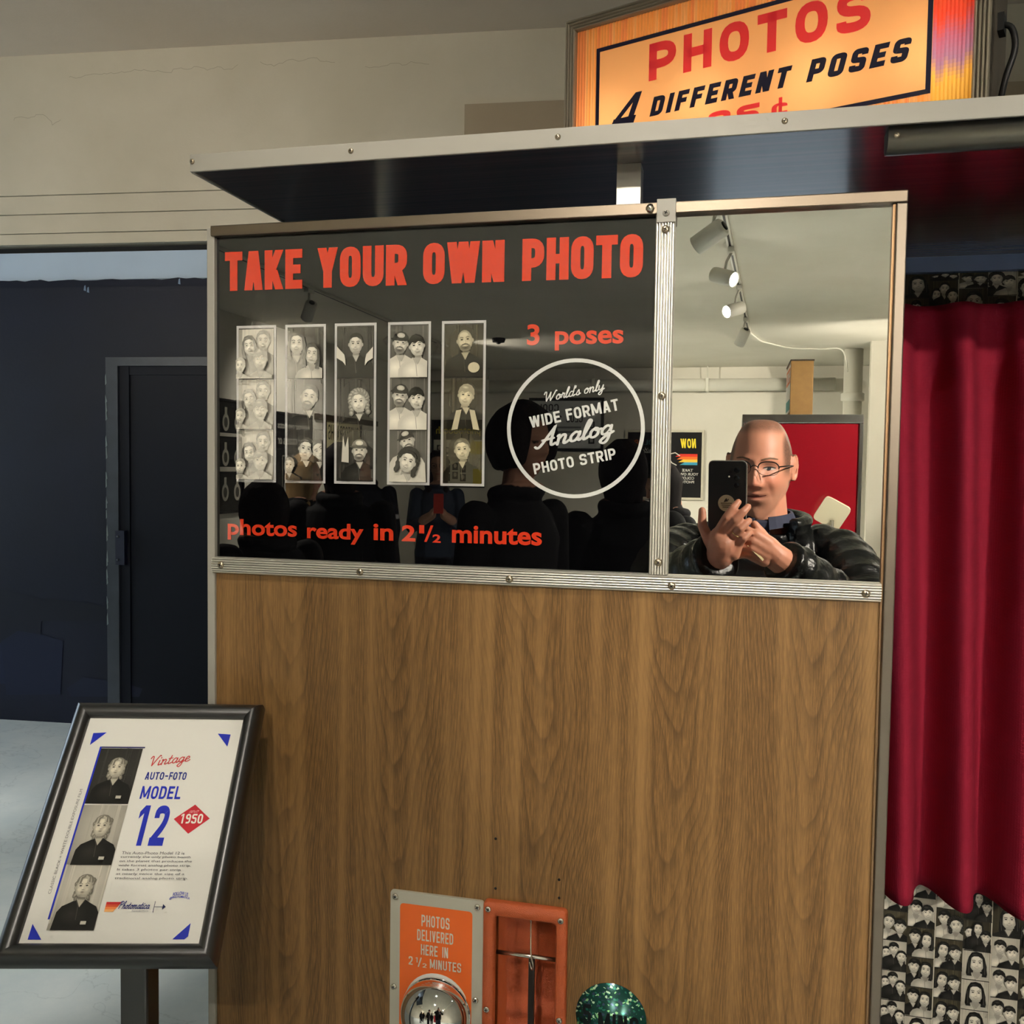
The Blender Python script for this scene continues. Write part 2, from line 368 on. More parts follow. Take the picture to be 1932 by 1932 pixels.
class Art:
    """flat print: polygons stacked a hair apart; a colour is a tuple or a function of (x, y) for soft tones"""
    def __init__(s, step=0.00006): s.v = []; s.f = []; s.c = []; s.z = 0.0; s.step = step; s.win = None
    def polys(s, ps, col):
        s.z += s.step
        for k, p in enumerate(ps):
            if s.win: p = clip([tuple(q) for q in p], *s.win)
            if len(p) < 3: continue
            z = s.z + (k % 12) * 1.2e-5 if len(ps) > 1 else s.z
            o = len(s.v); s.v.extend([(q[0], q[1], z) for q in p]); s.f.append(tuple(range(o, o + len(p))))
            s.c.append([col(q[0], q[1]) for q in p] if callable(col) else col)
        if len(ps) > 1: s.z += 1.5e-4 if len(ps) > 3 else 4e-5
        return s
    def poly(s, p, col): return s.polys([p], col)
    def rect(s, x0, y0, x1, y1, col): return s.poly([(x0, y0), (x1, y0), (x1, y1), (x0, y1)], col)
    def ell(s, cx, cy, rx, ry, col, rot=0.0, a0=0.0, a1=2 * PI, n=16):
        c, d = math.cos(rot), math.sin(rot); ps = []
        for i in range(n if a1 - a0 > 6.2 else n + 1):
            a = a0 + (a1 - a0) * i / n; x, y = rx * math.cos(a), ry * math.sin(a); ps.append((cx + x * c - y * d, cy + x * d + y * c))
        return s.poly(ps, col)
    def soft(s, cx, cy, rx, ry, c0, c1, rot=0.0, ox=0.0, oy=0.0, n=16, rings=3, power=1.0, edge=None):
        """ellipse shaded from c0 at (ox, oy) to c1 at the rim"""
        cr, sr = math.cos(rot), math.sin(rot); s.z += s.step; P = []
        def pt(t, a):
            x = ox * (1 - t) * rx + rx * t * math.cos(a); y = oy * (1 - t) * ry + ry * t * math.sin(a); return (cx + x * cr - y * sr, cy + x * sr + y * cr)
        def cl(t): t = t ** power; return tuple(c0[i] * (1 - t) + c1[i] * t for i in range(3))
        for k in range(rings):
            t0, t1 = k / rings, (k + 1) / rings
            for i in range(n):
                a0, a1 = 2 * PI * i / n, 2 * PI * (i + 1) / n
                q = [(pt(t0, a0), cl(t0)), (pt(t1, a0), cl(t1)), (pt(t1, a1), cl(t1)), (pt(t0, a1), cl(t0))]
                if k == 0: q = [q[0], q[1], q[2]]
                ps = [x[0] for x in q]; cs = [x[1] for x in q]
                if s.win:
                    x0, y0, x1, y1 = s.win
                    if all(v[0] < x0 for v in ps) or all(v[0] > x1 for v in ps) or all(v[1] < y0 for v in ps) or all(v[1] > y1 for v in ps): continue
                    ps = [(min(max(v[0], x0), x1), min(max(v[1], y0), y1)) for v in ps]
                o = len(s.v); s.v.extend([(v[0], v[1], s.z) for v in ps]); s.f.append(tuple(range(o, o + len(ps)))); s.c.append(cs)
        return s
    def line(s, pts, wd, col, closed=False): return s.polys(ribbon(pts, wd, closed), col)
    def mesh(s, name, m):
        me = bpy.data.meshes.new(name); me.from_pydata(s.v, [], s.f); me.materials.append(m)
        a = me.color_attributes.new('Col', 'FLOAT_COLOR', 'CORNER'); data = []
        for f, c in zip(s.f, s.c):
            if isinstance(c, list):
                for q in c: data.extend((q[0], q[1], q[2], 1.0))
            else: data.extend((c[0], c[1], c[2], 1.0) * len(f))
        a.data.foreach_set('color', data); me.update(); return me
    def build(s, name, m, parent=None, M=None):
        o = bpy.data.objects.new(name, s.mesh(name, m)); COL.objects.link(o)
        if M is not None: o.matrix_basis = M
        setp(o, parent); return o
def frame_m(o, ex, ey):
    ex = Vector(ex).normalized(); ey = Vector(ey).normalized(); n = ex.cross(ey); m = Matrix.Identity(4)
    for i in range(3): m[i][0] = ex[i]; m[i][1] = ey[i]; m[i][2] = n[i]; m[i][3] = o[i]
    return m
def front(x, y, z): return frame_m((x, y, z), (1, 0, 0), (0, 0, 1))         # faces -y, the viewer
def back(x, y, z): return frame_m((x, y, z), (-1, 0, 0), (0, 0, 1))         # faces +y (on the wall behind the photographer)
def east(x, y, z): return frame_m((x, y, z), (0, 1, 0), (0, 0, 1))          # faces +x

# ---------------------------------------------------------------- little printed portraits
def tone(t, warm=1.25):
    """silver print grey 0..1 with a warm cast"""
    return (t, t * (1 - .05 * warm), t * (1 - .17 * warm), 1)
def person_print(A, cx, cy, r, hair='short', ht=.03, skin=.62, shirt=.05, tilt=0.0, beard=False, cap=None, torso=True, glasses=False, smile=True, warm=1.25):
    """soft-shaded head and shoulders in print tones"""
    c, s = math.cos(tilt), math.sin(tilt); skin = min(.86, skin * 1.2)
    def T(x, y): return (cx + (x * c - y * s) * r, cy + (x * s + y * c) * r)
    def S(x, y, rx, ry, t0, t1, ox=0.0, oy=0.0, n=12, rg=2, pw=1.0, rot=0.0): A.soft(*T(x, y), rx * r, ry * r, tone(t0, warm), tone(t1, warm), tilt + rot, ox, oy, n, rg, pw)
    def Q(pts, t): A.poly([T(*q) for q in pts], tone(t, warm))
    hl = min(.7, ht * 2.2 + .03)
    if hair == 'long': Q([(-.8, .6), (-.5, 1.12), (0, 1.25), (.5, 1.12), (.8, .6), (.98, -.4), (1.08, -1.2), (.9, -1.9), (-.9, -1.9), (-1.08, -1.2), (-.98, -.4)], ht)
    if torso:
        Q([(-.32, -.6), (.32, -.6), (.38, -1.4), (-.38, -1.4)], skin * .42)
        pts = [(cx - 2.1 * r, cy - 4.6 * r), (cx - 1.95 * r, cy - 2.3 * r), (cx - 1.6 * r, cy - 1.75 * r), (cx - .9 * r, cy - 1.4 * r), (cx - .42 * r, cy - 1.12 * r), (cx, cy - 1.5 * r), (cx + .42 * r, cy - 1.12 * r), (cx + .9 * r, cy - 1.4 * r), (cx + 1.6 * r, cy - 1.75 * r), (cx + 1.95 * r, cy - 2.3 * r), (cx + 2.1 * r, cy - 4.6 * r)]
        A.poly(pts, tone(shirt * .7, warm)); A.soft(cx - .3 * r, cy - 2.6 * r, 1.35 * r, 1.05 * r, tone(min(.9, shirt * 1.25 + .01), warm), tone(shirt * .7, warm), 0, -.2, .2, 14, 3)
        A.poly([(cx - .36 * r, cy - 1.16 * r), (cx + .36 * r, cy - 1.16 * r), (cx + .04 * r, cy - 1.85 * r)], tone(skin * .62 if shirt < .3 else shirt * .5, warm))
        A.line([(cx - .44 * r, cy - 1.12 * r), (cx - .1 * r, cy - 1.75 * r), (cx + .02 * r, cy - 3.0 * r)], .07 * r, tone(min(.8, shirt * 2 + .03) if shirt < .3 else shirt * .45, warm))
        A.line([(cx + .44 * r, cy - 1.12 * r), (cx + .12 * r, cy - 1.75 * r)], .07 * r, tone(min(.8, shirt * 2 + .03) if shirt < .3 else shirt * .45, warm))
    if hair == 'curly':
        for k in range(13):
            a = PI * (-.16 + 1.32 * k / 12); S(.82 * math.cos(a), .25 + .85 * math.sin(a), .36, .36, hl, ht * .6, -.2, .3, 8)
        for q in (-1, 1):
            for k in range(4): S(q * (.82 + .06 * (k % 2)), -.1 - .3 * k, .27, .3, hl * .8, ht * .5, 0, .3, 8)
    if hair in ('short', 'fringe'): S(0, .3, .86, .92, hl, ht, -.2, .5)
    if hair == 'wavy':
        for q in (-1, 1):
            for k in range(7): S(q * (.62 + .10 * math.sin(k * 1.9 + q)), .62 - .27 * k, .30 - .02 * k, .30, hl * (.75 + .25 * (k % 2)), ht * .7, -.2 * q, .2, 8, 2, 1, q * .3)
        S(0, .62, .78, .62, hl, ht * .8, -.2, .4)
    for q in (-1, 1): S(q * .75, -.05, .13, .22, skin * .7, skin * .35, n=8)
    S(0, -.02, .74, 1.0, skin, skin * .5, -.22, .12, 20, 4, 1.7)
    S(.1, -.85, .42, .14, skin * .55, skin * .5, n=10)
    S(-.3, -.22, .25, .2, skin * 1.04, skin * .93, n=10); S(.28, -.24, .2, .18, skin * .96, skin * .86, n=10)
    S(-.05, .52, .42, .25, skin * 1.05, skin * .95, n=12)
    if hair == 'wavy':
        for k, (x0, x1) in enumerate(((-.05, -.62), (-.12, -.5), (.0, -.4), (.05, .55), (.1, .45), (.02, .3))): A.line([T(x0, 1.02), T((x0 + x1) / 2 + .12 * (1 if x1 > 0 else -1), .86), T(x1, .52 - .1 * (k % 3))], .17 * r, tone(hl if k % 2 else ht, warm))
    if hair in ('short', 'long', 'curly'):
        ps = [T(.77 * math.cos(a), .45 + .6 * math.sin(a)) for a in [PI * k / 12 for k in range(13)]] + [T(-.62, .5), T(-.3, .72), T(.15, .76), T(.6, .5)]
        A.poly(ps, tone(ht, warm)); S(-.2, .9, .35, .13, hl, ht, n=10)
    if hair == 'fringe':
        ps = [T(.8 * math.cos(a), .35 + .72 * math.sin(a)) for a in [PI * (k - .5) / 12 for k in range(14)]] + [T(-.68, .2), T(-.45, .42), T(-.1, .30), T(.2, .46), T(.5, .34), T(.7, .15)]
        A.poly(ps, tone(ht, warm)); S(-.15, .82, .4, .16, hl, ht, n=10)
    if hair == 'long':
        for q in (-1, 1):
            Q([(q * .78, .6), (q * .52, .78), (q * .6, .1), (q * .66, -.6), (q * .5, -1.5), (q * 1.0, -1.5), (q * 1.0, -.3)], ht); Q([(q * .8, .2), (q * .86, .2), (q * .84, -1.2), (q * .76, -1.2)], hl)
    if cap is not None:
        ps = [T(.84 * math.cos(a), .38 + .8 * math.sin(a)) for a in [PI * k / 12 for k in range(13)]]; A.poly(ps, tone(cap, warm)); S(0, .8, .42, .26, min(.8, cap + .6), min(.7, cap + .4), n=12); S(-.08, .40, .98, .17, cap * .6 + .02, cap * .4 + .01, n=14)
    for q in (-1, 1):
        S(q * .3, .1, .22, .15, skin * .45, skin * .92, n=10); S(q * .3, .09, .13, .06, .02, .05, n=8, rg=1); A.line([T(q * .12, .25), T(q * .3, .32), T(q * .48, .25)], .065 * r, tone(min(skin * .5, ht + .08), warm))
    S(.07, -.1, .1, .3, skin * .78, skin * .95, n=10); S(-.04, -.18, .07, .16, skin * 1.1, skin, n=8); S(.02, -.3, .15, .06, skin * .4, skin * .75, n=8)
    if beard: S(0, -.68, .56, .36, .06, skin * .35, n=14); S(0, -.4, .34, .09, .06, .12, n=8)
    if smile: S(0, -.52, .3, .12, .1, skin * .6, n=10); S(0, -.5, .22, .05, min(.85, skin * 1.1), skin * .8, n=8, rg=1)
    else: S(0, -.53, .2, .07, .1, skin * .6, n=8)
    if glasses:
        for q in (-1, 1): A.line([T(q * .3 + .2 * math.cos(a * PI / 5), .1 + .17 * math.sin(a * PI / 5)) for a in range(10)], .05 * r, tone(.05), True)
def backdrop(A, w_, h_, t=.12, streak=.3, warm=1.25, n=9):
    A.polys([[(w_ * i / 4, h_ * j / 4), (w_ * (i + 1) / 4, h_ * j / 4), (w_ * (i + 1) / 4, h_ * (j + 1) / 4), (w_ * i / 4, h_ * (j + 1) / 4)] for i in range(4) for j in range(4)], lambda x, y: tone(t * (1.1 - .45 * ((x / w_ - .5) ** 2 + (y / h_ - .6) ** 2) * 2.2), warm))
    A.z = A.step * 2
    for k in range(n):
        x = rnd.random() * w_; b = (.02 + .05 * rnd.random()) * w_; f = 1 + streak * rnd.uniform(-.7, 1)
        A.poly([(x, h_ * rnd.uniform(0, .4)), (x + b, h_ * rnd.uniform(0, .4)), (x + b * .7, h_), (x + b * .1, h_)], lambda x_, y_, f=f: tone(t * (1 + (f - 1) * min(1, y_ / h_)), warm))
PRINT = attr_mat('paper_print', rough=.5, spec=.2)
PRINT_GLASS = attr_mat('print_under_glass', rough=.6, coat=1.0, coat_ior=2.0, coat_rough=.006, spec=0.0)
# ---------------------------------------------------------------- materials of the place
def wall_paint(name, c1, c2, scale, rough=.6, c3=None, spec=.3):
    m = mat(name, c1, rough=rough, spec=spec); nt = m.node_tree; b = nt.nodes['Principled BSDF']
    tc = nt.nodes.new('ShaderNodeTexCoord')
    n = nt.nodes.new('ShaderNodeTexNoise'); n.inputs['Scale'].default_value = scale; n.inputs['Detail'].default_value = 6; n.inputs['Roughness'].default_value = .55
    nt.links.new(tc.outputs['Object'], n.inputs['Vector'])
    cr = nt.nodes.new('ShaderNodeValToRGB'); e = cr.color_ramp.elements; e[0].position = .35; e[0].color = c1; e[1].position = .65; e[1].color = c2
    if c3: q = e.new(.8); q.color = c3
    nt.links.new(n.outputs['Fac'], cr.inputs[0]); nt.links.new(cr.outputs[0], b.inputs['Base Color'])
    n2 = nt.nodes.new('ShaderNodeTexNoise'); n2.inputs['Scale'].default_value = 60; n2.inputs['Detail'].default_value = 5
    nt.links.new(tc.outputs['Object'], n2.inputs['Vector'])
    bp = nt.nodes.new('ShaderNodeBump'); bp.inputs['Strength'].default_value = .12; bp.inputs['Distance'].default_value = .006
    nt.links.new(n2.outputs['Fac'], bp.inputs['Height']); nt.links.new(bp.outputs[0], b.inputs['Normal'])
    return m
NAVY = wall_paint('navy_paint', rgb(11, 14, 27), rgb(14, 20, 40), 1.1, .5, rgb(19, 32, 70), .3)
DOORP = mat('door_paint', rgb(12, 16, 27), rough=.5, spec=.2, var=.25, vscale=3)
CREAM = wall_paint('cream_paint', rgb(204, 193, 170), rgb(214, 203, 181), 1.5, .7)
CREAM2 = mat('beige_patch_paint', rgb(172, 154, 128), rough=.7, bump=.1)
SKYB = mat('pale_blue_paint', rgb(180, 198, 218), rough=.55, var=.12, vscale=2)
BLACK = mat('black_gap', rgb(6, 6, 7), rough=.7)
CEILP = wall_paint('ceiling_paint', rgb(190, 175, 154), rgb(200, 186, 166), .9, .75)
WHITEW = wall_paint('white_wall_paint', rgb(216, 212, 196), rgb(226, 222, 208), 1.2, .65)
def floor_material():
    m = mat('worn_white_floor', rgb(202, 212, 214), rough=.28, spec=.5); nt = m.node_tree; b = nt.nodes['Principled BSDF']
    tc = nt.nodes.new('ShaderNodeTexCoord')
    n = nt.nodes.new('ShaderNodeTexNoise'); n.inputs['Scale'].default_value = 3.5; n.inputs['Detail'].default_value = 10; n.inputs['Roughness'].default_value = .7
    n3 = nt.nodes.new('ShaderNodeTexNoise'); n3.inputs['Scale'].default_value = 1.3; n3.inputs['Detail'].default_value = 8; n3.inputs['Distortion'].default_value = 2.5
    nt.links.new(tc.outputs['Object'], n.inputs['Vector']); nt.links.new(tc.outputs['Object'], n3.inputs['Vector'])
    cr = nt.nodes.new('ShaderNodeValToRGB'); e = cr.color_ramp.elements; e[0].position = .3; e[0].color = rgb(188, 202, 206); e[1].position = .7; e[1].color = rgb(212, 220, 220)
    c2 = nt.nodes.new('ShaderNodeValToRGB'); e = c2.color_ramp.elements; e[0].position = .492; e[0].color = (1, 1, 1, 1); e[1].position = .508; e[1].color = (1, 1, 1, 1); q = e.new(.5); q.color = (.45, .5, .52, 1)
    mx = nt.nodes.new('ShaderNodeMix'); mx.data_type = 'RGBA'; mx.blend_type = 'MULTIPLY'; mx.inputs[0].default_value = .35
    nt.links.new(n.outputs['Fac'], cr.inputs[0]); nt.links.new(n3.outputs['Fac'], c2.inputs[0]); nt.links.new(cr.outputs[0], mx.inputs[6]); nt.links.new(c2.outputs[0], mx.inputs[7])
    nt.links.new(mx.outputs[2], b.inputs['Base Color'])
    return m
FLOORM = floor_material()

# ---------------------------------------------------------------- the room
H_LOW, H_HIGH = 2.85, 3.87
XL, XR, YB = -4.27, 2.6, -11.1
def wy(x): return 3.644 + .095 * (x + 4.247)      # the far wall stands a few degrees off the booth
struct(MB().box(-7.2, XR + .2, YB - .2, 4.9, -.12, 0, FLOORM).build('floor'))
struct(MB().box(-7.2, XR + .2, YB - .2, .75, H_LOW, H_LOW + .1, WHITEW).build('ceiling'))
struct(MB().box(-7.2, XR + .2, .65, 4.9, H_HIGH, H_HIGH + .1, CEILP).box(-7.2, XR + .2, .65, .75, H_LOW + .1, H_HIGH, CREAM).build('ceiling'))
def far_slab(z0, z1, proud, th, m, x0=-7.2, x1=XR + .2, name='wall_front', bev=0):
    b = MB(); x = [(x0, wy(x0) - proud), (x1, wy(x1) - proud), (x1, wy(x1) - proud + th), (x0, wy(x0) - proud + th)]
    b.prism([(p[0], p[1]) for p in x], 2, z0, z1, m); return b
ww = struct(far_slab(0, 2.58, 0, .2, NAVY).build('wall_front'))
struct(far_slab(2.58, 2.757, -.012, .2, SKYB, name='trim').build('trim_1'))
struct(far_slab(2.757, 2.803, -.09, .2, BLACK).build('trim_2'))
bulk = struct(far_slab(3.08, H_HIGH, .02, .3, CREAM).build('wall_front_upper'))
for i, (z0, z1, pr_) in enumerate(((2.803, 2.866, .002), (2.866, 2.974, .008), (2.974, 3.08, .014))):
    struct(far_slab(z0, z1 - .004, pr_, .28, CREAM).build('trim_%d' % (3 + i)))
far_slab(3.02, 3.49, .03, .03, CREAM2, -1.46, 2.3).build('painted_patch', bulk)
# plaster cracks in the upper wall
ck = Art(.0002)
def wall_m(x, z, off): 
    return frame_m((x, wy(x) - off, z), (1, .095, 0), (0, 0, 1))
rk = random.Random(3)
for x0, z0, n_, dx, amp in ((-4.1, 3.52, 7, .05, .05), (-3.75, 3.74, 18, .06, .025), (-2.6, 3.76, 8, .06, .02), (-2.0, 3.72, 6, .07, .03), (.6, 3.72, 9, .05, .03)):
    pts = [(x0 + 4.1 + k * dx, z0 - 3.5 + amp * (rk.random() - .5) * 2 * (1 if k % 2 else .4)) for k in range(n_)]
    ck.line([(x_ + .012 * (rk.random() - .5), z_ + .012 * (rk.random() - .5)) for x_, z_ in crom([Vector(q_) for q_ in pts], 3)], .0028, rgb(178, 166, 144))
ck.build('plaster_cracks', PRINT, bulk, wall_m(-4.1, 3.5, .0205))
# ragged brush edge where the navy paint meets the pale strip
rg = Art(.0003); pts = [(0, -.03)]
for k in range(61): pts.append((k * .05, .004 + .012 * rk.random()))
pts.append((3.0, -.03)); rg.poly(pts, rgb(20, 24, 40))
for x, z in ((.72, -.05), (.74, -.06), (1.3, -.02)): rg.poly([(x, z), (x + .015, z - .004), (x + .012, z + .03), (x + .004, z + .026)], rgb(120, 140, 165))
for k in range(7): x = .1 + .2 * k + .1 * rk.random(); rg.rect(x, .012, x + .12, .016, rgb(190, 205, 220))
rg.build('paint_edge', PRINT, ww, wall_m(-4.4, 2.585, .004))
# paint patches on the navy wall
pt = Art(.0003)
for x0, z0, x1, z1, c in ((.1, .32, .42, .66, (12, 16, 31)), (.38, .5, .85, .62, (12, 16, 30)), (-.25, .1, .28, .36, (15, 24, 50)), (.2, .05, .55, .42, (14, 22, 46)), (-.6, .9, -.2, 1.5, (14, 20, 42)), (.62, .06, 1.05, .16, (16, 23, 44))):
    pp = [(x0, z0), (x1, z0 + .02), (x1 + .02, z1 - .03), (x1 - .1, z1), (x0 + .08, z1 + .02), (x0 - .03, z1 - .05)]
    pt.poly(pp, rgb(*c))
pt.build('paint_patch', attr_mat('patch_paint', rough=.5, spec=.3), ww, wall_m(-4.4, .1, .003))
wsl = MB()
for y0, y1, z0, z1 in ((.4, 1.0, 0, H_HIGH), (3.0, 4.9, 0, H_HIGH), (1.0, 3.0, 0, .5), (1.0, 3.0, 2.9, H_HIGH)): wsl.box(-7.4, -7.2, y0, y1, z0, z1, WHITEW)
struct(wsl.build('wall_side_left'))
w1 = empty('window_1', (-7.3, 2.0, .5), None, None); w1['kind'] = 'structure'
for y0, y1, z0, z1 in ((1.0, 1.05, .5, 2.9), (2.95, 3.0, .5, 2.9), (1.05, 2.95, .5, .55), (1.05, 2.95, 2.85, 2.9), (1.975, 2.025, .55, 2.85)): MB().box(-7.33, -7.27, y0, y1, z0, z1, WHITEW).build('window_frame', w1)
PANE = bpy.data.materials.new('window_glass'); PANE.use_nodes = True; nt = PANE.node_tree; nt.nodes.clear(); q = nt.nodes.new('ShaderNodeOutputMaterial'); t = nt.nodes.new('ShaderNodeBsdfTransparent'); t.inputs[0].default_value = (.93, .96, .96, 1); nt.links.new(t.outputs[0], q.inputs[0])
for y0, y1 in ((1.05, 1.975), (2.025, 2.95)): MB().box(-7.303, -7.297, y0, y1, .55, 2.85, PANE).build('pane', w1)
PL = bpy.data.lights.new('window_portal', 'AREA'); PL.shape = 'RECTANGLE'; PL.size = 2.0; PL.size_y = 2.4; PL.cycles.is_portal = True
po = bpy.data.objects.new('window_portal', PL); COL.objects.link(po); po.location = (-7.42, 2.0, 1.7); po.rotation_euler = (0, -PI / 2, 0)
struct(MB().box(-7.2, XL, .3, .4, 0, H_LOW, WHITEW).build('wall_return_left'))
struct(MB().box(XL - .2, XL, YB, .3, 0, H_LOW, WHITEW).build('wall_left'))
struct(MB().box(XR, XR + .2, YB, 4.9, 0, H_HIGH, WHITEW).build('wall_right'))
struct(MB().box(XL - .2, XR + .2, YB - .2, YB, 0, H_LOW, WHITEW).build('wall_back'))
struct(MB().box(1.28, XR, -8.95, -8.85, 0, H_LOW, WHITEW).build('wall_jog'))
# door in the navy wall
d1 = empty('door_1', (-3.0, wy(-3.0), 0), None, None); d1['kind'] = 'structure'
def dslab(x0, x1, z0, z1, proud, th, m): return far_slab(z0, z1, proud, th, m, x0, x1)
FR = mat('door_frame_paint', rgb(52, 58, 66), rough=.4, var=.3, vscale=14)
dslab(-2.49 - .97, -2.49, 0, 2.10, .004, .03, DOORP).build('door_leaf', d1)
b = dslab(-3.534, -3.46, 0, 2.149, .03, .05, FR); b2 = dslab(-3.47, -2.4, 2.10, 2.149, .03, .05, FR)
b.build('door_frame', d1); b2.build('door_frame', d1); dslab(-2.46, -2.4, 0, 2.10, .03, .05, FR).build('door_frame', d1)
dslab(-3.46, -3.40, 0, 2.10, .016, .02, DOORP).build('door_stop', d1); dslab(-3.40, -2.46, 2.05, 2.10, .012, .02, DOORP).build('door_stop', d1)
pl_ = dslab(-3.47, -3.415, .955, 1.154, .045, .03, mat('door_plate_paint', rgb(20, 24, 46), rough=.35)).build('strike_plate', d1)
for z in (.985, 1.12):
    MB().lathe([(.008, 0), (.007, -.003), (0.0, -.004)], FR, (-3.455, wy(-3.455) - .045, z), 'Y', 12).build('screw', pl_)
chips = Art(.0002)
for k in range(26):
    z = .2 + 1.9 * rk.random(); chips.poly([(0, z), (.006 + .006 * rk.random(), z + .01), (.004, z + .03 + .05 * rk.random()), (0, z + .05)], rgb(120, 132, 132))
chips.build('paint_chips', PRINT, d1, wall_m(-3.533, 0, .0315))

d2 = empty('door_2', (.2, wy(.2), 0), None, None); d2['kind'] = 'structure'
dslab(-.15, .55, 0, 2.05, .02, .03, SKYB).build('door_leaf', d2); dslab(-.21, -.15, 0, 2.11, .03, .04, FR).build('door_frame', d2); dslab(.55, .61, 0, 2.11, .03, .04, FR).build('door_frame', d2)
# ---------------------------------------------------------------- the photo booth
ALU = mat('aluminium_moulding', rgb(216, 212, 202), rough=.34, metal=.75); RAIL = brushed('worn_steel_rail', rgb(124, 112, 98), .33, 0, 300); RAILZ = brushed('worn_steel_rail_upright', rgb(126, 116, 104), .33, 2, 300)
ALUZ = ALU
STEEL = mat('bright_steel', rgb(214, 208, 196), rough=.2, metal=1)
DKSTEEL = mat('dull_screw_steel', rgb(176, 162, 140), rough=.3, metal=1)
PALEM = mat('pale_painted_metal', rgb(156, 152, 142), rough=.4, spec=.4)
def wood_material(name, base, dark, light, rough=.42):
    m = mat(name, base, rough=rough, spec=.35); nt = m.node_tree; b = nt.nodes['Principled BSDF']; N = nt.nodes.new; Lk = nt.links.new
    tc = N('ShaderNodeTexCoord'); sp = N('ShaderNodeSeparateXYZ'); Lk(tc.outputs['Object'], sp.inputs[0])
    def math_(op, a, c=None):
        n = N('ShaderNodeMath'); n.operation = op
        for i, v in enumerate((a, c)):
            if v is None: continue
            if isinstance(v, (int, float)): n.inputs[i].default_value = v
            else: Lk(v, n.inputs[i])
        return n.outputs[0]
    # cathedral figure: nested arches repeating across the veneer, bent by slow noise
    mp = N('ShaderNodeMapping'); mp.inputs['Scale'].default_value = (5, 5, 2.2); Lk(tc.outputs['Object'], mp.inputs[0])
    n1 = N('ShaderNodeTexNoise'); n1.inputs['Scale'].default_value = 1; n1.inputs['Detail'].default_value = 2; Lk(mp.outputs[0], n1.inputs['Vector'])
    x = math_('ADD', sp.outputs[0], math_('MULTIPLY', n1.outputs['Fac'], .11))
    cell = math_('SUBTRACT', math_('FRACT', math_('MULTIPLY', math_('ADD', x, .235), 6.6)), .5)
    u2 = math_('MULTIPLY', math_('MULTIPLY', cell, cell), 13.0)
    mp2 = N('ShaderNodeMapping'); mp2.inputs['Scale'].default_value = (16, 16, 3.0); Lk(tc.outputs['Object'], mp2.inputs[0])
    n2 = N('ShaderNodeTexNoise'); n2.inputs['Scale'].default_value = 1; n2.inputs['Detail'].default_value = 3; Lk(mp2.outputs[0], n2.inputs['Vector'])
    ph = math_('ADD', math_('SUBTRACT', math_('MULTIPLY', sp.outputs[2], 4.2), u2), math_('MULTIPLY', n2.outputs['Fac'], .9))
    ring = math_('FRACT', math_('MULTIPLY', ph, 4.2))
    # fine upright pores
    mp3 = N('ShaderNodeMapping'); mp3.inputs['Scale'].default_value = (760, 760, 44); Lk(tc.outputs['Object'], mp3.inputs[0])
    n3 = N('ShaderNodeTexNoise'); n3.inputs['Scale'].default_value = 1; n3.inputs['Detail'].default_value = 3; n3.inputs['Roughness'].default_value = .65; Lk(mp3.outputs[0], n3.inputs['Vector'])
    mp4 = N('ShaderNodeMapping'); mp4.inputs['Scale'].default_value = (60, 60, 1.2); Lk(tc.outputs['Object'], mp4.inputs[0])
    n4 = N('ShaderNodeTexNoise'); n4.inputs['Scale'].default_value = 1; n4.inputs['Detail'].default_value = 3; Lk(mp4.outputs[0], n4.inputs['Vector'])
    r1 = N('ShaderNodeValToRGB'); e = r1.color_ramp.elements; e[0].position = 0; e[0].color = (0, 0, 0, 1); e[1].position = 1; e[1].color = (0, 0, 0, 1)
    for p_, v in ((.55, .15), (.82, .75), (.92, 1.0), (.97, .35)): q = e.new(p_); q.color = (v, v, v, 1)
    Lk(ring, r1.inputs[0])
    r3 = N('ShaderNodeMapRange'); r3.inputs[1].default_value = .38; r3.inputs[2].default_value = .66; Lk(n3.outputs['Fac'], r3.inputs[0])
    mixA = N('ShaderNodeMix'); mixA.data_type = 'RGBA'; mixA.inputs[6].default_value = base; mixA.inputs[7].default_value = dark
    Lk(math_('MULTIPLY', r1.outputs[0], .55), mixA.inputs[0])
    mixB = N('ShaderNodeMix'); mixB.data_type = 'RGBA'; mixB.inputs[7].default_value = dark; Lk(mixA.outputs[2], mixB.inputs[6]); Lk(math_('MULTIPLY', math_('SUBTRACT', 1.0, r3.outputs[0]), .62), mixB.inputs[0])
    mixC = N('ShaderNodeMix'); mixC.data_type = 'RGBA'; mixC.inputs[7].default_value = light; Lk(mixB.outputs[2], mixC.inputs[6])
    r4 = N('ShaderNodeMapRange'); r4.inputs[1].default_value = .42; r4.inputs[2].default_value = .75; Lk(n4.outputs['Fac'], r4.inputs[0]); Lk(math_('MULTIPLY', r4.outputs[0], .7), mixC.inputs[0])
    Lk(mixC.outputs[2], b.inputs['Base Color'])
    bp = N('ShaderNodeBump'); bp.inputs['Strength'].default_value = .08; bp.inputs['Distance'].default_value = .001; Lk(n3.outputs['Fac'], bp.inputs['Height']); Lk(bp.outputs[0], b.inputs['Normal'])
    return m
WOOD = wood_material('walnut_laminate', rgb(132, 97, 55), rgb(60, 42, 21), rgb(152, 115, 70))
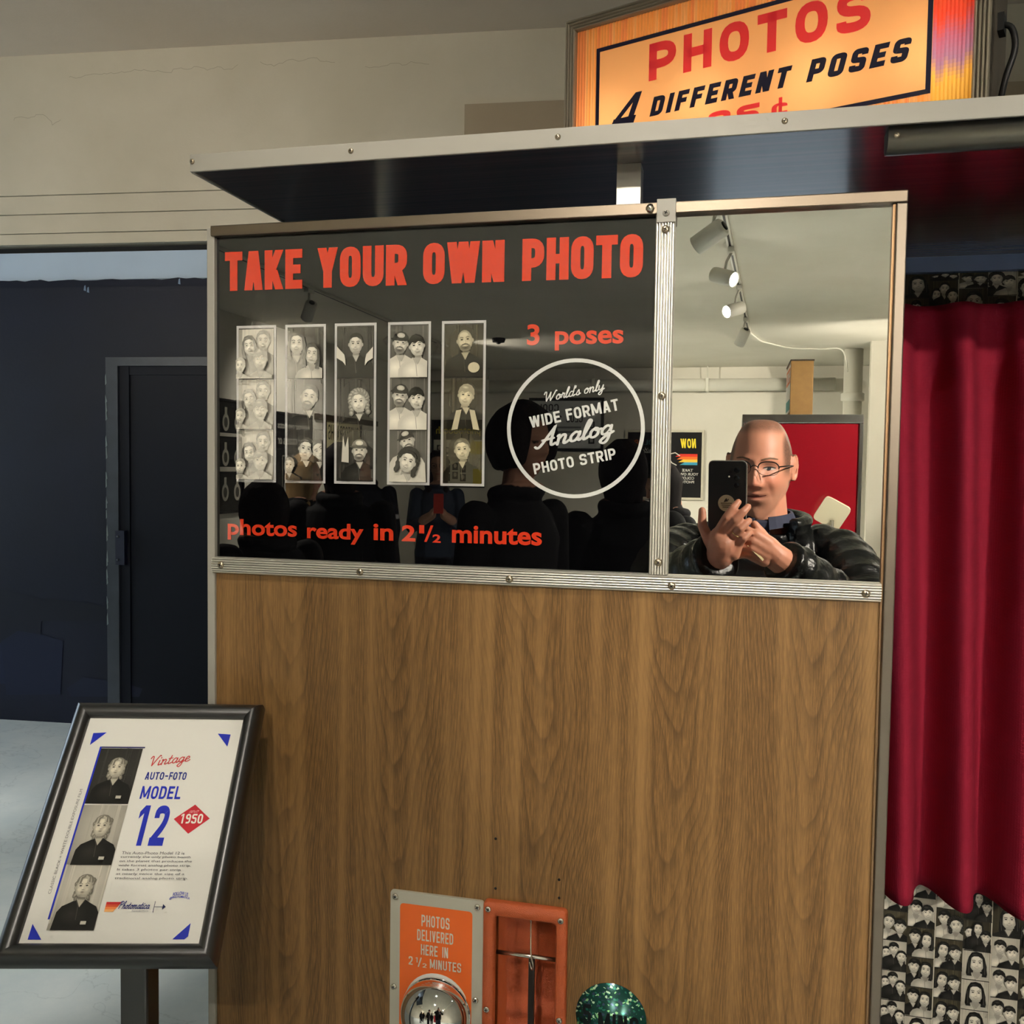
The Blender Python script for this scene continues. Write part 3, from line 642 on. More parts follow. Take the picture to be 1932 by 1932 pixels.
def dark_laminate():
    m = mat('dark_brown_laminate', rgb(34, 22, 22), rough=.35, spec=.3, coat=1.0, coat_ior=2.2, coat_rough=.15); nt = m.node_tree; b = nt.nodes['Principled BSDF']
    tc = nt.nodes.new('ShaderNodeTexCoord'); mp = nt.nodes.new('ShaderNodeMapping'); mp.inputs['Scale'].default_value = (2, 160, 160)
    n = nt.nodes.new('ShaderNodeTexNoise'); n.inputs['Scale'].default_value = 1; n.inputs['Detail'].default_value = 4
    nt.links.new(tc.outputs['Object'], mp.inputs[0]); nt.links.new(mp.outputs[0], n.inputs['Vector'])
    cr = nt.nodes.new('ShaderNodeValToRGB'); e = cr.color_ramp.elements; e[0].position = .35; e[0].color = rgb(22, 13, 14); e[1].position = .7; e[1].color = rgb(74, 50, 48)
    nt.links.new(n.outputs['Fac'], cr.inputs[0]); nt.links.new(cr.outputs[0], b.inputs['Base Color'])
    return m
DLAM = dark_laminate()
booth = empty('photo_booth', (-.22, .27, 0), 'walnut veneer photo booth cabinet with black display, mirror and long overhead canopy board', 'photo booth')
X0, X1, ZT = -.607, .1587, 1.8285
MB().box(X0 + .005, X1 - .004, .07, .545, 0.0, 1.12, mat('booth_side_paint', rgb(40, 34, 30), rough=.5)).build('cabinet_body', booth)
# wood front with the delivery opening cut out
hx0, hx1, hz0, hz1 = -.2512, -.1812, .80, 1.0445
wf = MB()
for a, c, z0, z1 in ((-.604, hx0, 0, 1.43), (hx1, .1485, 0, 1.43), (hx0, hx1, 0, hz0), (hx0, hx1, hz1, 1.43)): wf.box(a, c, 0, .012, z0, z1, WOOD)
woodf = wf.build('wood_panel', booth)
# chipped screw holes left in the veneer
for x, z in ((-.2524, 1.0738), (-.1792, 1.0718), (-.1796, 1.0925), (-.253, 1.131)):
    MB().lathe([(.0016, -.0004), (.0014, .0002), (0.0, .0003)], BLACK, (x, 0, z), 'Y', 10).build('screw_hole', woodf)
# display glass, mirror
MIRROR = mat('mirror_silver', (.86, .86, .83, 1), rough=.0, metal=1)
GLASSB = mat('black_display_glass', rgb(4, 4, 5), rough=.6, spec=0.0, coat=1.0, coat_ior=2.0, coat_rough=.006)
disp = MB().box(-.6045, -.086, .002, .008, 1.43, 1.818, GLASSB).build('display_panel', booth)
disp['label'] = 'glossy black display panel with sample photo strips'
mir_ = MB().box(-.069, .1475, .002, .008, 1.43, 1.816, MIRROR).build('mirror', booth); mir_['label'] = 'silver mirror pane'
# aluminium frame
MB().box(X0, X1, -.007, .02, 1.8163, ZT, RAIL, .0012).build('top_rail', booth)
MB().box(X1 - .0105, X1, -.007, .02, 0, ZT - .0125, RAILZ, .0012).build('right_rail', booth)
MB().box(X1 - .0132, X1 - .0107, -.003, .012, 0, 1.8155, mat('edge_strip_brass', rgb(150, 120, 90), rough=.35, metal=1)).build('edge_strip', booth)
MB().box(-.6135, -.6035, -.004, .03, 0, ZT - .002, PALEM, .0012).build('left_rail', booth)
def ribs(a0, a1, depth, n):
    """outline (y, t) of a fluted moulding, t from a0 to a1"""
    out = [(0.004, a0), (-depth * .55, a0), (-depth * .8, a0 + .001)]; L_ = a1 - a0; e0, e1 = a0 + L_ * .14, a1 - L_ * .14
    out += [(-depth * .8, e0 - .0004)]
    for k in range(n):
        t0 = e0 + (e1 - e0) * k / n; dt = (e1 - e0) / n
        out += [(-depth * .62, t0 + dt * .06), (-depth, t0 + dt * .2), (-depth * 1.04, t0 + dt * .5), (-depth, t0 + dt * .8), (-depth * .62, t0 + dt * .94)]
    out += [(-depth * .8, e1 + .0004), (-depth * .8, a1 - .001), (-depth * .55, a1), (.004, a1)]
    return out
MB().prism(ribs(1.4190, 1.4380, .0075, 5), 0, -.6060, .1460, ALU).build('fluted_band', booth)
o = MB(); o.prism([(x, y) for y, x in ribs(-.0875, -.0675, .0075, 5)], 2, 1.4383, 1.818, ALUZ); o.build('fluted_divider', booth)
brk = MB().box(-.0865, -.0668, -.0095, -.0076, 1.8070, 1.8300, PALEM, .0006).box(-.0865, -.0668, -.0095, .012, 1.8290, 1.8312, PALEM, .0005).build('divider_bracket', booth)
MB().lathe([(.0045, 0), (.0045, -.002), (.003, -.004), (.0001, -.0046)], STEEL, (-.0935, -.007, 1.8225), 'Y', 8).build('rivet', booth)
# screws
def screw_mesh(r, m):
    b = MB(); b.lathe([(r, 0), (r, -r * .18), (r * .92, -r * .36), (r * .6, -r * .56), (r * .28, -r * .62), (0.0001, -r * .63)], m, axis='Y', seg=20)
    for a in (0, PI / 2):
        b2 = MB().box(-r * .5, r * .5, -r * .70, -r * .5, -r * .1, r * .1, BLACK); M_ = Matrix.Rotation(a + .4, 4, 'Y')
        b.add([tuple(M_ @ Vector(v)) for v in b2.v], b2.f, BLACK)
    return b.mesh('screw')
SCR_D = screw_mesh(.0042, DKSTEEL); SCR_B = screw_mesh(.0036, STEEL); SCR_S = screw_mesh(.003, DKSTEEL); SCR_W = screw_mesh(.0038, PALEM)
def screw(me, x, y, z, parent, a=0.0):
    o = link('screw', me, parent, (x, y, z), (0, a, 0)); return o
for i, (x, z) in enumerate(((-.5932, 1.4290), (-.4158, 1.4275), (-.2395, 1.4268), (-.0628, 1.4270), (.1312, 1.4275))): screw(SCR_D, x, -.0072, z, booth, i * .7)
for i, (x, z) in enumerate(((-.0772, 1.8001), (-.0772, 1.6272), (-.0772, 1.4513))): screw(SCR_D, x, -.0072, z, booth, i)
screw(SCR_W, -.0768, -.0093, 1.8165, brk, .1)
# canopy
MB().box(X0 + .003, 1.15, -.0445, .545, 1.8795, 1.8955, DLAM).build('canopy_board', booth)
MB().box(X0, 1.15, -.0485, -.0447, 1.8778, 1.8972, PALEM, .0008).build('canopy_edge', booth)
MB().box(X0 - .001, X0 + .0025, -.0446, .545, 1.8778, 1.8972, PALEM, .0006).build('canopy_edge', booth)
for i, u in enumerate(((-.604, 1.889), (-.412, 1.8885), (-.185, 1.888), (.038, 1.888))): screw(SCR_S, u[0], -.0485, u[1], booth, i)
MB().box(-.133, -.107, .022, .05, 1.12, 1.8794, mat('galvanised_post', rgb(190, 186, 176), rough=.35, metal=.8)).build('canopy_post', booth)
MB().box(X0 + .005, X1 - .004, .012, .03, 1.1, 1.8165, MATS['booth_side_paint']).build('front_backing', booth)
MB().box(-.60, -.585, .50, .53, 1.12, 1.8794, MATS['galvanised_post']).build('canopy_post', booth)
# metal lamp channel under the canopy
ch = MB(); prof = [(-.0385, 1.8793), (-.0385, 1.866), (-.034, 1.8595), (-.026, 1.8575), (-.016, 1.8585), (-.0115, 1.864), (-.011, 1.8793)]
ch.prism(prof, 0, .134, 1.05, mat('grey_channel_metal', rgb(150, 146, 136), rough=.32, metal=.85), True); cho = ch.build('lamp_channel', booth)
screw(SCR_S, .1415, -.0385, 1.871, cho)
# recess to the right: blue rail, collage wall behind the curtain
MB().box(X1 + .001, 1.15, .545, .565, 1.8565, 1.8793, mat('slate_blue_paint', rgb(108, 126, 168), rough=.5)).build('blue_rail', booth)
colw = MB().box(X1 + .001, 1.15, .558, .575, 0, 1.8563, mat('collage_backing', rgb(24, 20, 18), rough=.6)).build('collage_panel', booth)
colw['label'] = 'panel papered with black and white booth portraits'

# lettering and sample strips on the display
RED = rgb(208, 58, 32); WHITE = rgb(204, 204, 200)
def on_panel(polys, col, name='lettering', y=.0018, parent=disp, m=PRINT_GLASS):
    A = Art(); A.polys(polys, col); return A.build(name, m, parent, front(0, y, 0))
for wd, a, c in (('TAKE', -.5928, -.4934), ('YOUR', -.4745, -.3652), ('OWN', -.3462, -.2522), ('PHOTO', -.2322, -.1008)):
    on_panel(fit(block(wd, .54, .225, .055, rd=.22), a, 1.7535, c, 1.7990), RED)
bw = bfont
on_panel(fit(bfont('photos', .028), -.5896, 1.4588, -.4992, 1.4840), RED); on_panel(fit(bfont('ready', .028), -.4864, 1.4580, -.4155, 1.4820), RED)
on_panel(fit(bfont('in', .028), -.4035, 1.4640, -.3790, 1.4830), RED); on_panel(fit(bfont('2', .03), -.3689, 1.4640, -.3523, 1.4825), RED)
on_panel(fit(bfont('1', .03), -.3480, 1.4735, -.3420, 1.4830) + fit(glyph('/', .5, .14), -.3420, 1.4640, -.3310, 1.4830) + fit(bfont('2', .03), -.3320, 1.4635, -.3220, 1.4730), RED)
on_panel(fit(bfont('minutes', .028), -.3090, 1.4640, -.2055, 1.4840), RED)
on_panel(fit(bfont('3', .03), -.2256, 1.6835, -.2115, 1.7065), RED); on_panel(fit(bfont('poses', .028), -.1945, 1.6775, -.1198, 1.6985), RED)
CX, CZ_ = -.1710, 1.5930
on_panel(ribbon([(CX + .0737 * math.cos(a * PI / 36), CZ_ + .0737 * math.sin(a * PI / 36)) for a in range(72)], .0042, True), WHITE, 'circle_outline')
rt = .20
on_panel(fit(script("World's only", .11), -.2055, 1.6235, -.1385, 1.6400, rt), WHITE)
on_panel(fit(block('WIDE FORMAT', .62, .19, .12, .4), -.2222, 1.6030, -.1230, 1.6155, rt), WHITE)
on_panel(fit(script('Analog', .13), -.2180, 1.5700, -.1270, 1.6010, rt), WHITE)
on_panel(fit(block('PHOTO STRIP', .62, .19, .12, .4), -.2170, 1.5515, -.1250, 1.5635, rt), WHITE)
# the five strips
SW, SH = .0512, .1840
def strip_frame(n, k, w_, h_):
    A = Art(); A.win = (0, 0, w_, h_)
    if n == 0:
        backdrop(A, w_, h_, .66, .12); A.rect(0, 0, w_ * .1, h_, tone(.3))
        person_print(A, w_ * .72, h_ * .76, w_ * .24, 'short', .16, .66, .4); person_print(A, w_ * .34, h_ * (.66 - .06 * k), w_ * .23, 'long', .09, .68, .3, .15)
        person_print(A, w_ * .68, h_ * .38, w_ * .25, 'fringe', .3, .75, .6); person_print(A, w_ * .12, h_ * .26, w_ * .18, 'short', .4, .72, .7)
    elif n == 1:
        backdrop(A, w_, h_, .06, .8)
        if k == 0: person_print(A, w_ * .27, h_ * .7, w_ * .27, 'long', .06, .74, .2); person_print(A, w_ * .72, h_ * .48, w_ * .24, 'long', .012, .66, .62, -.1)
        elif k == 1: person_print(A, w_ * .62, h_ * .64, w_ * .29, 'short', .07, .7, .05, -.2, beard=True)
        else: person_print(A, w_ * .54, h_ * .62, w_ * .26, 'short', .1, .76, .02, -.2); person_print(A, w_ * .94, h_ * .6, w_ * .25, 'short', .012, .6, .02, .5); person_print(A, w_ * .1, h_ * .3, w_ * .18, 'short', .3, .6, .05)
    elif n == 2:
        backdrop(A, w_, h_, .05, .8)
        if k == 0:
            person_print(A, w_ * .52, h_ * .66, w_ * .24, 'short', .01, .62, .02)
            for q in (-1, 1): A.poly([(w_ * (.52 + q * .3), h_ * .46), (w_ * (.52 + q * .5), h_ * .62), (w_ * (.52 + q * .52), h_ * .40), (w_ * (.52 + q * .34), h_ * .32), (w_ * (.52 + q * .26), h_ * .24), (w_ * (.52 + q * .27), h_ * .36)], tone(.66))
        elif k == 1: person_print(A, w_ * .62, h_ * .54, w_ * .26, 'curly', .26, .74, .02, .1)
        else: person_print(A, w_ * .64, h_ * .6, w_ * .25, 'short', .1, .66, .03, 0, True, cap=.2); A.poly([(w_ * .16, h_ * .38), (w_ * .2, h_ * .9), (w_ * .26, h_ * .66), (w_ * .34, h_ * .88), (w_ * .36, h_ * .6), (w_ * .36, h_ * .36)], tone(.6))
    elif n == 3:
        backdrop(A, w_, h_, .11, .7)
        if k < 2: person_print(A, w_ * .28, h_ * .66, w_ * .25, 'short', .03, .62, .86, -.1, True, cap=.02); person_print(A, w_ * .73, h_ * .6, w_ * .25, 'fringe', .01, .72, .86, .12)
        else: person_print(A, w_ * .48, h_ * .8, w_ * .24, 'short', .03, .62, .8, .3, True, cap=.03); person_print(A, w_ * .52, h_ * .4, w_ * .27, 'curly', .01, .76, .84, -.3)
    else:
        backdrop(A, w_, h_, .055, .7, 2.6)
        if k == 0: person_print(A, w_ * .54, h_ * .7, w_ * .26, 'none', .1, .55, .02, .1, True, warm=2.4); A.ell(w_ * .78, h_ * .18, w_ * .15, h_ * .1, tone(.55, 2.4))
        elif k == 1: person_print(A, w_ * .58, h_ * .66, w_ * .25, 'fringe', .34, .68, .02, -.15, warm=2.4); [A.poly([(w_ * (.58 + q * .1), h_ * .4), (w_ * (.58 + q * .24), h_ * .38), (w_ * (.58 + q * .36), 0), (w_ * (.58 + q * .2), h_ * .02)], tone(.5, 2.4)) for q in (-1, 1)]
        else: person_print(A, w_ * .5, h_ * .64, w_ * .25, 'short', .14, .64, .02, .1, warm=2.4)
    return A
for n, (sx, sz) in enumerate(((-.5775, 1.5283), (-.5146, 1.5282), (-.4524, 1.5283), (-.3873, 1.5283), (-.3232, 1.5281))):
    A = Art(); A.rect(0, 0, SW, SH, rgb(190, 187, 185)); A.rect(.0028, .003, SW - .0028, SH - .003, tone(.06))
    st_ = A.build('photo_strip', PRINT_GLASS, disp, front(sx, .0016, sz))
    iw, ih = SW - .0062, (SH - .0068) / 3
    for k in range(3):
        F = strip_frame(n, k, iw, ih - .0012); F.build('photo', PRINT_GLASS, st_, front(sx + .0031, .0013, sz + .0034 + ih * (2 - k)))

# delivery plate, chrome dome, chute, sticker
GREY_P = mat('grey_enamel', rgb(176, 172, 156), rough=.4); ORANGE = rgb(232, 104, 34)
def rrect(x0, z0, x1, z1, r, k=5): return rounded([(x0, z0), (x1, z0), (x1, z1), (x0, z1)], r, True, k)
plate = MB().prism([(p[0], p[1]) for p in rrect(-.3771, .795, -.2653, 1.0585, .004)], 1, -.0035, 0, GREY_P).build('delivery_plate', booth)
A = Art(); A.poly(rrect(-.3652, .807, -.2782, 1.0447, .005), ORANGE)
LG = rgb(206, 200, 184)
def ln(t, x0, z0, x1, z1, W=.5): A.polys(fit(block(t, W, .15, .13, .5, .2), x0, z0, x1, z1), LG)
ln('PHOTOS', -.3390, 1.0205, -.3052, 1.0340); ln('DELIVERED', -.3440, 1.0035, -.3005, 1.0165); ln('HERE IN', -.3392, .9870, -.3065, .9995)
ln('2', -.3540, .9735, -.3490, .9835); ln('1', -.3455, .9773, -.3428, .9833); ln('/', -.3428, .9725, -.3378, .9838); ln('2', -.3368, .9725, -.3320, .9775); ln('MINUTES', -.3280, .9728, -.2905, .9838)
A.build('orange_print', attr_mat('enamel_print', rough=.35), plate, front(0, -.0036, 0))
for i, (x, z) in enumerate(((-.3712, 1.0515), (-.2725, 1.0510), (-.3722, .9440), (-.2735, .9425))): screw(SCR_B, x, -.0036, z, plate, i * .8)
CHROME = mat('chrome', rgb(226, 224, 220), rough=.05, metal=1)
dm = MB(); r_ = .041
dm.lathe([(r_ * math.cos(t), -.006 - .034 * math.sin(t)) for t in [PI / 2 * k / 14 for k in range(15)]], CHROME, (-.3200, 0, .9215), 'Y', 48)
dm.lathe([(r_ + .0004, -.0036), (r_ + .0004, -.0062), (r_, -.0062)], CHROME, (-.3200, 0, .9215), 'Y', 48)
dome = dm.build('chrome_dome', plate)
bk = MB().lathe([(.0385, -.0036), (.0385, -.0042), (0, -.0043)], mat('white_ring', rgb(206, 204, 196), rough=.5), (-.3200, 0, .9285), 'Y', 40).build('dome_backing', plate)
LEATH = mat('orange_moulded_plastic', rgb(180, 84, 42), rough=.42, bump=.35, bscale=900, var=.15, vscale=40)
def ring_prism(b, outer, inner, y0, y1, yi, m):
    n = len(outer)
    vs = [(p[0], y0, p[1]) for p in outer] + [(p[0], y1, p[1]) for p in outer] + [(p[0], y1 + .0015, p[1]) for p in inner] + [(p[0], yi, p[1]) for p in inner]
    fs = []
    for k in range(3):
        for i in range(n): fs.append((k * n + i, k * n + (i + 1) % n, (k + 1) * n + (i + 1) % n, (k + 1) * n + i))
    b.add(vs, fs, m, True)
ct = MB(); o1 = rrect(-.2646, .795, -.1689, 1.0615, .006); o2 = rrect(-.2632, .7965, -.1703, 1.060, .006); i1 = rrect(-.2512, .81, -.1812, 1.0450, .005)
n = len(o1); vs = [(p[0], 0, p[1]) for p in o1] + [(p[0], -.0065, p[1]) for p in o1] + [(p[0], -.0088, p[1]) for p in o2] + [(p[0], -.0088, p[1]) for p in rrect(-.2535, .8075, -.179, 1.0475, .006)] + [(p[0], -.006, p[1]) for p in i1] + [(p[0], .055, p[1]) for p in i1]
fs = [(k * n + i, k * n + (i + 1) % n, (k + 1) * n + (i + 1) % n, (k + 1) * n + i) for k in range(5) for i in range(n)]; fs.append(tuple(5 * n + i for i in range(n)))
ct.add(vs, fs, LEATH, True); chute = ct.build('delivery_chute', booth)
chute['label'] = 'orange moulded chute where strips drop'
for i, (x, z) in enumerate(((-.2585, 1.0530), (-.1755, 1.0500), (-.2590, .9370), (-.1755, .9370))): screw(SCR_B, x, -.0089, z, chute, i * .6)
MB().tube([(-.2512, .004, .9985), (-.1812, .004, .9985)], .0024, STEEL).build('cross_rod', chute)
MB().box(-.2145, -.2075, .006, .012, .81, .997, mat('dark_slot_metal', rgb(52, 44, 40), rough=.3, metal=.7), .001).build('upright_bar', chute)
MB().tube([(-.2512, .02, 1.0400), (-.1812, .02, 1.0400)], .0022, STEEL).build('top_rod', chute)
MB().tube(crom([(-.2135, .012, 1.041), (-.2120, .006, 1.018), (-.2100, -.001, 1.003), (-.2070, -.003, .992), (-.2090, .001, .985), (-.2130, .004, .992)], 6), .0009, STEEL, 8).build('wire_hook', chute)
def glitter():
    m = mat('green_glitter_film', rgb(30, 92, 82), rough=.25, metal=.55); nt = m.node_tree; b = nt.nodes['Principled BSDF']
    tc = nt.nodes.new('ShaderNodeTexCoord'); v = nt.nodes.new('ShaderNodeTexVoronoi'); v.inputs['Scale'].default_value = 420
    nt.links.new(tc.outputs['Object'], v.inputs['Vector'])
    sp = nt.nodes.new('ShaderNodeSeparateColor'); nt.links.new(v.outputs['Color'], sp.inputs[0])
    cr = nt.nodes.new('ShaderNodeValToRGB'); e = cr.color_ramp.elements; e[0].position = .0; e[0].color = rgb(22, 70, 62); e[1].position = .8; e[1].color = rgb(44, 122, 104); q = e.new(.9); q.color = rgb(150, 220, 150); q = e.new(.96); q.color = rgb(200, 240, 200); q = e.new(.7); q.color = rgb(60, 74, 104)
    cr.color_ramp.interpolation = 'CONSTANT'
    nt.links.new(sp.outputs[0], cr.inputs[0]); nt.links.new(cr.outputs[0], b.inputs['Base Color'])
    return m
stk = MB().lathe([(.0392, 0), (.0392, -.0008), (0, -.0009)], glitter(), (-.1190, 0, .9440), 'Y', 40).build('sticker', booth); stk['label'] = 'round green glitter sticker'
A = Art(); A.polys(fit(block('5', .55, .2, .12), -.1505, .9330, -.1410, .9560), rgb(10, 16, 18)); A.polys(fit(block('MINS', .55, .2, .16), -.1330, .9270, -.0885, .9490), rgb(10, 16, 18))
A.build('lettering', PRINT, stk, front(0, -.0010, 0))
# ---------------------------------------------------------------- collage prints behind the curtain
R5 = random.Random(21); variants = []
CW, CH = .0395, .0480
for v in range(22):
    A = Art(); A.win = (0, 0, CW, CH); light = v % 4 == 0
    backdrop(A, CW, CH, .5 if light else R5.uniform(.03, .06), .15 if light else .9, 1.4 if light else 3.0)
    kind = R5.choice(('one', 'two', 'two', 'one', 'three'))
    hs = ['short', 'long', 'curly', 'fringe', 'long', 'short']
    if kind == 'one': person_print(A, CW * R5.uniform(.4, .6), CH * .58, CW * .36, R5.choice(hs), .008, .62, R5.choice((.008, .6, .015)), R5.uniform(-.2, .2), R5.random() < .25)
    elif kind == 'two':
        person_print(A, CW * .3, CH * R5.uniform(.6, .72), CW * .27, R5.choice(hs), .008, .62, R5.choice((.008, .6)), R5.uniform(-.2, .1)); person_print(A, CW * .72, CH * R5.uniform(.5, .62), CW * .27, R5.choice(hs), .01, .64, R5.choice((.008, .5)), R5.uniform(-.1, .25))
    else:
        for q, yy in ((.24, .56), (.52, .74), (.8, .5)): person_print(A, CW * q, CH * yy, CW * .22, R5.choice(hs), .008, .62, .012, R5.uniform(-.15, .15))
    A.win = None; A.rect(0, 0, CW, .0012, tone(.02))
    variants.append(A.mesh('photo_print', PRINT))
for blk, (zlo, zhi) in enumerate(((.54, .945), (1.70, 1.856))):
    x = X1 + .004; col = 0
    while x < .60:
        z = zlo - (col % 3) * .013; r_ = 0
        while z + CH < zhi + .001:
            o = link('photo_print', variants[(col // 2 * 5 + r_ // 3 * 7 + (col % 2) * 3 + blk) % len(variants)], colw); o.matrix_basis = front(x, .5572, z); o.matrix_parent_inverse = wm(colw).inverted()
            z += CH + .0004; r_ += 1
        if blk and z < zhi - .006:                           # cut-off row just under the rail
            o = link('photo_print', variants[(col * 3 + 1) % len(variants)], colw); o.matrix_basis = front(x, .5572, z) @ Matrix.Diagonal((1, (zhi - z) / CH, 1, 1)); o.matrix_parent_inverse = wm(colw).inverted()
        x += CW + (.0022 if col % 2 else .0004); 
        if col % 2: MB().box(x - .0018, x - .0004, .5562, .5574, zlo - .03, zhi, mat('strip_border', rgb(196, 190, 170), rough=.5)).build('strip_border', colw)
        col += 1

# ---------------------------------------------------------------- curtain
def curtain():
    m = mat('crimson_curtain_cloth', rgb(152, 34, 56), rough=.9, spec=.1, sheen=.0); nt = m.node_tree; b = nt.nodes['Principled BSDF']
    tc = nt.nodes.new('ShaderNodeTexCoord'); ws = []
    for ax, sc in ((0, 900), (2, 900)):
        wv = nt.nodes.new('ShaderNodeTexWave'); wv.bands_direction = 'XYZ'[ax]; wv.inputs['Scale'].default_value = sc / 6.28; wv.inputs['Distortion'].default_value = 1.5
        nt.links.new(tc.outputs['Object'], wv.inputs['Vector']); ws.append(wv)
    ad = nt.nodes.new('ShaderNodeMath'); ad.operation = 'ADD'; nt.links.new(ws[0].outputs['Fac'], ad.inputs[0]); nt.links.new(ws[1].outputs['Fac'], ad.inputs[1])
    bp = nt.nodes.new('ShaderNodeBump'); bp.inputs['Strength'].default_value = .25; bp.inputs['Distance'].default_value = .0008
    nt.links.new(ad.outputs[0], bp.inputs['Height']); nt.links.new(bp.outputs[0], b.inputs['Normal'])
    x0, x1, zt, zb = X1 + .012, .62, 1.800, .905; nx, nz = 230, 46; vs = []; fs = []
    for j in range(nz + 1):
        t = j / nz; z = zt + (zb - zt) * t
        for i in range(nx + 1):
            x = x0 + (x1 - x0) * i / nx
            ph = 2 * PI * (x - (.318 + .019 * t)) / .0825 + .35 * math.sin(9 * x + 2 * t)
            f = math.cos(ph + .75 * math.sin(ph)); f = math.copysign(abs(f) ** .8, f)
            amp = .013 + .021 * min(1, t / .14) + .016 * t ** .8
            y = .498 - amp * f + .004 * math.sin(31 * x + 5 * t)
            xs = x + .010 * math.sin(ph) * (.5 + .5 * t)
            cr = math.exp(-((z - 1.398) / .006) ** 2) * .006 + math.exp(-((z - 1.475) / .005) ** 2) * .004
            vs.append((xs, y + cr, z + .004 * f * t))
    for j in range(nz):
        for i in range(nx): a = j * (nx + 1) + i; fs.append((a, a + 1, a + nx + 2, a + nx + 1))
    B = MB(); B.add(vs, fs, m, True); o = B.build('curtain')
    so = o.modifiers.new('thickness', 'SOLIDIFY'); so.thickness = .0016
    tag(o, 'crimson pleated cloth curtain hanging right of the mirror', 'curtain')
    h = MB().tube([(X1 + .002, .545, 1.787), (1.1, .545, 1.787)], .008, STEEL).build('curtain_rod', booth)
curtain()

# ---------------------------------------------------------------- lit sign on the canopy
sg_a = Vector((.937, -.35, 0)).normalized(); sg_o = Vector((-.2227, .2014, 1.8975)); sg_n = sg_a.cross(Vector((0, 0, 1)))
SGM = frame_m(sg_o, sg_a, (0, 0, 1)); SWd, SHt, SD = .490, .2207, .11
sign = empty('lit_sign', tuple(sg_o + sg_a * SWd / 2 - sg_n * SD / 2), 'glowing orange light box sign reading PHOTOS 4 DIFFERENT POSES standing on the canopy', 'sign')
def to_sign(b, name, parent=sign): b.xf(SGM); return b.build(name, parent)
FRM = mat('dull_fluted_frame', rgb(156, 146, 128), rough=.42, metal=.35)
def flute(w_, d_, n_):
    out = [(0, -.02), (0, d_)]
    for k in range(n_):
        for q in range(5):
            f = q / 4; out.append((w_ * (k + f) / n_, d_ + .0035 * math.sin(PI * f) - .0008))
    out += [(w_, -.02)]
    return out
FW = .0155
def mitred(p0, p1, inn, prof, m, name):
    """profile swept from corner p0 to corner p1, leaning to the inside"""
    p0, p1, inn = Vector(p0), Vector(p1), Vector(inn); d = (p1 - p0).normalized(); vs = []
    for p, sgn in ((p0, 1), (p1, -1)):
        for o_, h_ in prof: vs.append(tuple(p + inn * o_ + d * sgn * o_) + (h_,))
    k = len(prof); fs = [(i, i + 1, k + i + 1, k + i) for i in range(k - 1)]
    B = MB(); B.add([(v[0], v[1], v[2]) for v in vs], fs, m, False); return B
pf = flute(FW, .006, 4)
for p0, p1, inn in (((0, 0), (0, SHt), (1, 0)), ((0, SHt), (SWd, SHt), (0, -1)), ((SWd, SHt), (SWd, 0), (-1, 0)), ((SWd, 0), (0, 0), (0, 1))):
    to_sign(mitred(p0, p1, inn, pf, FRM, 'sign_frame'), 'sign_frame')
bx = MB(); BX = mat('sign_box_metal', rgb(92, 82, 70), rough=.5, metal=.4); INW = mat('sign_inside_white', rgb(230, 226, 214), rough=.7)
for a in ((0, .003, 0, SHt), (SWd - .003, SWd, 0, SHt), (.003, SWd - .003, 0, .003), (.003, SWd - .003, SHt - .003, SHt)): bx.box(a[0], a[1], a[2], a[3], -SD, .0, BX)
bx.box(0, SWd, 0, SHt, -SD - .003, -SD, BX); to_sign(bx, 'sign_box')
lin_ = MB()
for a in ((.0035, .0045, .0035, SHt - .0035), (SWd - .0045, SWd - .0035, .0035, SHt - .0035), (.0045, SWd - .0045, .0035, .0045), (.0045, SWd - .0045, SHt - .0045, SHt - .0035)): lin_.box(a[0], a[1], a[2], a[3], -SD + .001, -.001, INW)
lin_.box(.0035, SWd - .0035, .0035, SHt - .0035, -SD + .0002, -SD + .001, INW); to_sign(lin_, 'bounce_lining')  # lining added to bounce bulb light into the ribbed border
def trans_mat(name, dif=.35, attr=True, color=None, rough=.3):
    m = bpy.data.materials.new(name); m.use_nodes = True; nt = m.node_tree; nt.nodes.clear()
    o = nt.nodes.new('ShaderNodeOutputMaterial'); mx = nt.nodes.new('ShaderNodeMixShader'); d = nt.nodes.new('ShaderNodeBsdfDiffuse'); t = nt.nodes.new('ShaderNodeBsdfTranslucent')
    mx.inputs[0].default_value = 1 - dif
    if attr:
        a = nt.nodes.new('ShaderNodeAttribute'); a.attribute_name = 'Col'; nt.links.new(a.outputs['Color'], d.inputs[0]); nt.links.new(a.outputs['Color'], t.inputs[0])
    nt.links.new(d.outputs[0], mx.inputs[1]); nt.links.new(t.outputs[0], mx.inputs[2])
    g = nt.nodes.new('ShaderNodeBsdfGlossy'); g.inputs['Roughness'].default_value = .15; m2 = nt.nodes.new('ShaderNodeMixShader'); m2.inputs[0].default_value = .04
    nt.links.new(mx.outputs[0], m2.inputs[1]); nt.links.new(g.outputs[0], m2.inputs[2]); nt.links.new(m2.outputs[0], o.inputs[0])
    MATS[name] = m; return m
TR = trans_mat('backlit_plastic', .3); INK = attr_mat('sign_ink', rough=.3)
A = Art(); A.rect(.044, .042, .436, .178, rgb(234, 176, 118)); A.build('sign_face', TR, sign, SGM @ Matrix.Translation((0, 0, .001)))
